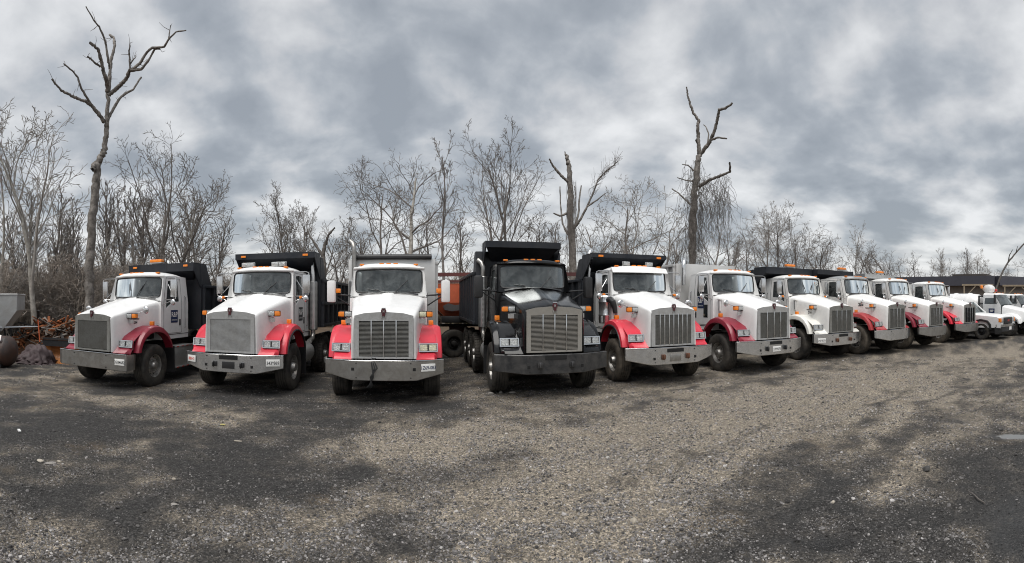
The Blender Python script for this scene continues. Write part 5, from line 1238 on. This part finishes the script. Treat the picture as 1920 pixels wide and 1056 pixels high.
one('tank', MB().lathe([(2.2, .15), (2.25, .55), (2.45, .72), (3.0, .78), (3.02, .82), (3.12, .82), (3.14, .78), (4.0, .78), (4.02, .82), (4.12, .82), (4.14, .78), (5.2, .76), (5.5, .5), (5.55, .1)], 1, 28, (-.1, 0, 1.75), cap=True), WHTPLAS, ct)
one('flatbed', MB().box(-1.15, 1.15, 2.0, 5.9, .95, 1.1), BLKPLAS, ct)
crew_truck('white truck cut off by the right edge of the picture', 28.6, 13.9, 6, False)
# leaning dead sapling in front of the building
tr_ = [limb([(1862, 560), (1868, 540), (1880, 510), (1890, 492), (1905, 474), (1924, 452)], 36, .09, .05, -1.0)]
snag('dark leaning dead sapling rising behind the white crew truck roof', 1862, 36, tr_, [limb([(1890, 492), (1893, 478), (1899, 468)], 36, .05, .02, .4), limb([(1905, 474), (1908, 462)], 36.6, .04, .02, .3)], BARKD, TWIG)

# ------------------------------------------------------------------ machines behind the middle trucks
ORG = mat('orange_red_paint', (.58, .12, .05), .5, 0, .1, .15, 3, .1, 8, .5, .2, (.10, .05, .035), 3)
DKRED = mat('dark_red_steel', (.085, .022, .020), .6, 0, 0, .2, 4, .1, 10, .5, .3, (.05, .035, .03), 4)
pm = polar(846, 18.6); hm = thing('hopper_trailer', 'orange red wheeled hopper machine between the straight facing and black trucks', 'machine', (pm.x, pm.y, float(gz(pm.x, pm.y))), R(10))
one('hopper', MB().grid([[(-.45, -.8, 1.55), (.75, -.8, 1.55), (.75, 1.4, 1.55), (-.45, 1.4, 1.55)], [(-.95, -1.0, 2.05), (1.35, -1.0, 2.05), (1.35, 1.6, 2.05), (-.95, 1.6, 2.05)], [(-.95, -1.0, 2.78), (1.35, -1.0, 2.78), (1.35, 1.6, 2.78), (-.95, 1.6, 2.78)]], close_v=True).box(-.95, 1.35, -1.0, 1.6, 2.74, 2.78), ORG, hm, angle=20)
one('hopper_rib', MB().tube([(-.75, -1.0, 1.95), (-.35, -.86, 1.55)], .035, 5), RUSTM, hm); one('hopper_rib', MB().tube([(1.1, -1.0, 1.95), (.68, -.86, 1.55)], .035, 5), RUSTM, hm)
one('worn_patch', MB().prism([(-.30, 1.78), (.0, 1.73), (.55, 1.80), (.72, 1.92), (.45, 2.02), (.1, 1.96), (-.15, 2.03), (-.36, 1.93)], 1, -1.025, -1.0), mat('worn_grey_patch', (.09, .085, .085), .8), hm)
cb = one('coupling_box', MB().box(-.42, .60, -1.25, -.75, 1.30, 1.55, .05), BLKPLAS, hm)
one('cross_frame', MB().box(-.9, 1.3, -.85, -.70, 1.14, 1.24), DARK, hm)
one('support_column', MB().box(-.10, .58, -.7, -.25, .35, 1.14, .02), DKRED, hm)
one('axle', MB().box(-1.1, .9, -.4, -.28, .45, .57), DARK, hm)
tw = part('tyre', 'tyre', f_tyre, RUBBER, hm, (.02, -1.05, .52), (0, 0, R(-72)), scale=(.95, .95, .95)); part('rim', 'rim', f_rim, DARK, tw); part('hub', 'hub', f_hub, DARK, tw)
one('wheel_block', MB().box(.62, .9, -.8, -.5, .55, .95, .02), WHTPLAS, hm)
rk = polar(700, 21.5); rk2 = polar(1112, 20.5)
ra = thing('steel_rack', 'dark red steel beam rack spanning behind the black truck', 'rack', (rk.x, rk.y, float(gz(rk.x, rk.y))), math.atan2(rk2.y - rk.y, rk2.x - rk.x)); ln = (rk2 - rk).length
one('beam', MB().box(-.2, ln + .2, -.1, .1, 3.22, 3.38), DKRED, ra); one('beam', MB().box(-.2, ln + .2, -.08, .08, 2.94, 3.05), DKRED, ra)
for xx in (0, ln * .5, ln): one('post', MB().box(xx - .08, xx + .08, -.079, .079, 0, 3.22), DKRED, ra)

# ------------------------------------------------------------------ clutter at the left end
GREYP = mat('grey_hopper_paint', (.46, .47, .47), .5, .2, 0, .08, 2, .05, 6, .5, .4, (.24, .21, .18), 2.5)
ps = polar(-6, 18.2); hz = float(gz(ps.x, ps.y))
sp = thing('salt_spreader', 'grey steel salt spreader hopper on legs at the left edge', 'spreader', (ps.x, ps.y, hz), R(52))
one('hopper', MB().grid([[(-.25, -.35, 1.08), (.25, -.35, 1.08), (.25, 1.6, 1.08), (-.25, 1.6, 1.08)], [(-.86, -.5, 1.86), (.86, -.5, 1.86), (.86, 1.7, 1.86), (-.86, 1.7, 1.86)], [(-.88, -.52, 2.48), (.88, -.52, 2.48), (.88, 1.72, 2.48), (-.88, 1.72, 2.48)], [(-.83, -.48, 2.48), (.83, -.48, 2.48), (.83, 1.68, 2.48), (-.83, 1.68, 2.48)], [(-.82, -.46, 1.88), (.82, -.46, 1.88), (.82, 1.66, 1.88), (-.82, 1.66, 1.88)]], close_v=True), GREYP, sp, angle=15)
one('top_rim', MB().tube([(-.88, -.53, 2.48), (.88, -.53, 2.48), (.88, 1.73, 2.48), (-.88, 1.73, 2.48), (-.88, -.53, 2.48)], .03, 6), GREYP, sp)
for s in (-1, 1):
    for yy in (-.1, 1.3): one('leg', MB().tube([(s * .30, yy, 1.2), (s * .44, yy, 0)], .035, 6), DARK, sp)
one('chute', MB().box(-.16, .16, -.62, -.30, .90, 1.2, .02), BLKPLAS, sp)
one('cross_bar', MB().tube([(-.44, -.1, .6), (.44, -.1, .6)], .03, 6), DARK, sp)
TANKM = mat('rusty_black_tank', (.030, .024, .022), .5, 0, 0, .3, 2, .15, 12, .5, .65, (.085, .036, .022), 2.2)
pt = polar(2, 15.9); tk = thing('fuel_tank', 'rusty black horizontal tank lying at the left edge', 'tank', (pt.x, pt.y, float(gz(pt.x, pt.y)) + .53), R(40))
one('shell', MB().lathe([(-1.6, .05), (-1.55, .3), (-1.42, .46), (-1.3, .52), (.18, .52), (.20, .528), (.24, .528), (.26, .52), (.36, .49), (.48, .38), (.56, .2), (.58, .05)], 0, 36, cap=True), TANKM, tk)
one('label', MB().box(.02, .17, -.49, -.475, .05, .25), PLATE, tk, (.0, -.06, .12), (R(-28), 0, 0)); one('skid', MB().box(-.9, -.75, -.4, .4, -.55, -.42), DARK, tk); one('skid', MB().box(.0, .15, -.4, .4, -.55, -.42), DARK, tk)
pa, pb = polar(-30, 17.6), polar(80, 18.4); rl = thing('pipe_rail', 'long grey steel pipe resting on two posts behind the tank', 'pipe', (pa.x, pa.y, float(gz(pa.x, pa.y))))
one('pipe', MB().tube([(0, 0, 1.22), (pb.x - pa.x, pb.y - pa.y, 1.22)], .04, 8), STEEL, rl)
for f in (.45, .85): one('post', MB().tube([((pb.x - pa.x) * f, (pb.y - pa.y) * f, -.1), ((pb.x - pa.x) * f, (pb.y - pa.y) * f, 1.18)], .03, 6), DARK, rl)
# scrap heap
SCR = [mat('scrap_brown', (.12, .075, .05), .9, 0, 0, .35, 5, .4, 20), mat('scrap_rust', (.30, .10, .035), .85, 0, 0, .35, 5, .4, 20), mat('scrap_dark', (.025, .023, .022), .8, 0, 0, .3, 5, .3, 20), mat('scrap_grey', (.20, .18, .16), .85, 0, 0, .3, 5, .3, 20)]
pc = polar(98, 18.6); hp = thing('scrap_heap', 'heap of rusty scrap, brush and timber beside the end truck', 'heap', (pc.x, pc.y, float(gz(pc.x, pc.y))), R(38))
bm = bmesh.new(); bmesh.ops.create_icosphere(bm, subdivisions=4, radius=1)
for v in bm.verts:
    c_ = v.co; nn_ = 1 + .35 * (float(fbm(c_.x * 3 + 9, c_.y * 3 + c_.z * 2, 1, 4, 8)) - .5); v.co = Vector((c_.x * 1.45 * nn_, c_.y * .85 * nn_, max(-.05, c_.z * 1.1 * nn_)))
mb = MB(); mb.bm(bm); one('core', mb, mat('rust_brown_heap', (.15, .075, .042), .95, 0, 0, .6, 7, 1.0, 12, .2, .6, (.05, .035, .028), 5), hp, angle=60)
sr = np.random.default_rng(33)
for i in range(230):
    a = sr.uniform(0, 6.28); ph = sr.uniform(.1, 1.35); c_ = Vector((1.4 * math.cos(a) * math.cos(ph), .9 * math.sin(a) * math.cos(ph), 1.2 * math.sin(ph) + sr.uniform(0, .3))); L_ = sr.uniform(.3, 1.3); kind = i % 5
    m = SCR[int(sr.choice([0, 0, 1, 1, 2, 3]))]
    if kind < 2: me_ = MB().box(-L_ / 2, L_ / 2, -.05, .05, -.02, .02); nm = 'board'
    elif kind < 4: me_ = MB().tube([(-L_ / 2, 0, 0), (0, sr.normal() * .08, sr.normal() * .05), (L_ / 2, sr.normal() * .1, 0)], sr.uniform(.015, .04), 5); nm = 'branch'
    else: me_ = MB().prism([(-L_ / 4, -.12), (L_ / 4, -.1), (L_ / 5, .14), (-L_ / 5, .1)], 2, -.01, .01); nm = 'sheet'
    one(nm, me_, m, hp, c_, (sr.normal() * .5, sr.normal() * .5, sr.uniform(0, 3.14)))
PLOW = mat('plow_orange', (.48, .17, .035), .55, 0, .1, .15, 3, .1, 8, .5, .4, (.12, .06, .03), 3)
pp = polar(108, 16.6); pw = thing('snow_plow', 'orange curved snow plow blade lying beside the end truck bumper', 'plow', (pp.x, pp.y, float(gz(pp.x, pp.y))), R(205))
pr_ = [(.40 * math.cos(R(q)), .42 + .42 * math.sin(R(q))) for q in range(100, 271, 17)]
one('blade', MB().grid([[(x_, a, b2) for a, b2 in pr_] for x_ in (-.75, -.25, .25, .75)]), PLOW, pw)
one('blade_edge', MB().grid([[(x_, a + .015, b2 + .0) for a, b2 in pr_] for x_ in (.75, .78)]), PLOW, pw)
for xx in (-.5, 0, .5): one('rib', MB().prism([(a - .0, b2) for a, b2 in pr_] + [(a - .09, b2) for a, b2 in pr_[::-1]], 0, xx - .012, xx + .012), PLOW, pw)
one('deflector', MB().box(-.7, .7, -.12, -.10, .60, .90), BLKPLAS, pw)
one('marker_rod', MB().tube([(.72, .05, .75), (.78, .08, 1.55)], .02, 6), mat('marker_orange', (.62, .13, .05), .5), pw)
PLOW2 = polar(140, 13.4)
TARP = mat('purple_brown_tarp', (.058, .040, .042), .75, 0, 0, .25, 3, .3, 9)
bm = bmesh.new(); bmesh.ops.create_icosphere(bm, subdivisions=5, radius=1)
for v in bm.verts:
    c_ = v.co; f_ = fbm(c_.x * 2.2 + 4, c_.y * 2.2 + c_.z * 3 + 2, 1, 4, 18); fold = .22 * abs(math.sin(c_.x * 8 + c_.y * 5 + 7 * float(f_))) * (1 - max(0, c_.z) * .5)
    k_ = .78 + .5 * float(f_) + fold; v.co = Vector((c_.x * .66 * k_, c_.y * .5 * k_, max(-.03, (max(c_.z, -.1) + .1) ** 2.2 * .50 * k_)))
ptp = polar(68, 16.8); tp = tag(one('tarp', (lambda q: (q.bm(bm), q)[1])(MB()), TARP, None, (ptp.x, ptp.y, float(gz(ptp.x, ptp.y)) - .01), (0, 0, .7), angle=60), 'crumpled purple brown tarpaulin lying between tank and end truck', 'tarp')
# ------------------------------------------------------------------ loose things on the ground
def lie(name, u, v, mb, m, label, cat, rz=0, lift=0, grp=None, angle=30):
    p = gp(u, v); return tag(one(name, mb, m, None, (p.x, p.y, float(gtot(p.x, p.y)) + lift), (0, 0, rz), angle), label, cat, grp)
def rk_(seed, s, flat):
    mb = rockmesh(seed, flat, 2); mb.v = [(x * s[0], y * s[1], z * s[2]) for x, y, z in mb.v]; return mb
ST = mat('pale_stone', (.40, .36, .30), .85, 0, 0, .2, 9, .3, 40); STG = mat('grey_stone', (.24, .225, .205), .85, 0, 0, .2, 9, .3, 40); ASPH = mat('asphalt_lump', (.055, .053, .05), .9, 0, 0, .3, 20, .6, 60)
lie('flat_stone', 76, 858, rk_(1, (.060, .045, .032), .6), ST, 'pale flat stone with a raised cap at the far left', 'stone', .3, .012)
lie('flat_stone', 94, 862, rk_(2, (.085, .05, .022), .5), STG, 'wide flat grey stone touching the pale capped one', 'stone', 1.0, .006)
lie('flat_stone', 110, 859, rk_(8, (.035, .03, .018), .5), ST, 'small flat pale stone right of the wide grey one', 'stone', .2, .006)
lie('flat_stone', 281, 853, rk_(3, (.06, .035, .012), .4), STG, 'thin grey slab of stone lying right of the flat stones', 'stone', .2, .004)
lie('stone', 326, 892, rk_(4, (.026, .024, .022), .8), ST, 'small pale stone below the thin grey slab', 'stone', 0, .01)
lie('stone', 326, 941, rk_(5, (.04, .026, .02), .6), STG, 'grey angular stone in the dark left foreground', 'stone', .4, .008)
lie('stone', 1188, 988, rk_(6, (.033, .03, .032), .9), ST, 'round pale stone alone in the middle foreground', 'stone', 0, .014)
lie('asphalt_lump', 1738, 884, rk_(7, (.075, .055, .05), .8), ASPH, 'lumpy dark clod of asphalt at the right', 'lump', .5, .012)
lie('stone', 1372, 846, rk_(11, (.05, .04, .04), .8), STG, 'squat grey stone on the tan gravel right of centre', 'stone', .8, .012)
lie('stone', 1562, 948, rk_(12, (.028, .024, .022), .8), ST, 'pale pebble on the dark patch right of centre', 'stone', .8, .01)
lie('stone', 1148, 845, rk_(13, (.04, .03, .028), .7), STG, 'grey stone on the gravel below the black truck', 'stone', .1, .01)
lie('stone', 920, 743, rk_(14, (.075, .05, .06), .8), STG, 'chock sized grey stone under the black truck front tyre', 'stone', .1, .02)
lie('stone', 938, 741, rk_(15, (.06, .045, .05), .8), STG, 'second grey stone right beside the black truck front tyre', 'stone', .7, .02)
lie('stone', 960, 742, rk_(16, (.08, .05, .04), .7), STG, 'flattish grey stone in front of the black truck bumper', 'stone', .2, .02)
lie('stick', 1830, 938, MB().tube([(-.17, -.02, .02), (-.06, .0, .022), (.05, -.008, .02), (.17, .015, .024)], [.008, .009, .008, .005], 6), BARKD, 'short dead stick on the dark ground at the right', 'stick', R(58), .0)
lie('leaf', 417, 792, MB().grid([[(-.05, -.02, .01), (0, -.03, .022), (.05, -.015, .012)], [(-.055, .01, .015), (0, .012, .03), (.06, .01, .014)], [(-.03, .03, .01), (.01, .035, .02), (.04, .03, .01)]]), mat('yellow_leaf', (.42, .36, .12), .7), 'yellowish dead leaf on the dark ground left of centre', 'leaf', .3, .006)
lie('scrap_strip', 446, 821, MB().box(-.06, .06, -.012, .012, 0, .012), ST, 'pale splinter of wood on the dark ground', 'splinter', .2, .008)
lie('scrap_strip', 36, 801, MB().box(-.06, .06, -.02, .02, 0, .02), PLATE, 'white scrap of plastic at the left edge of the yard', 'scrap', -.3, .008)
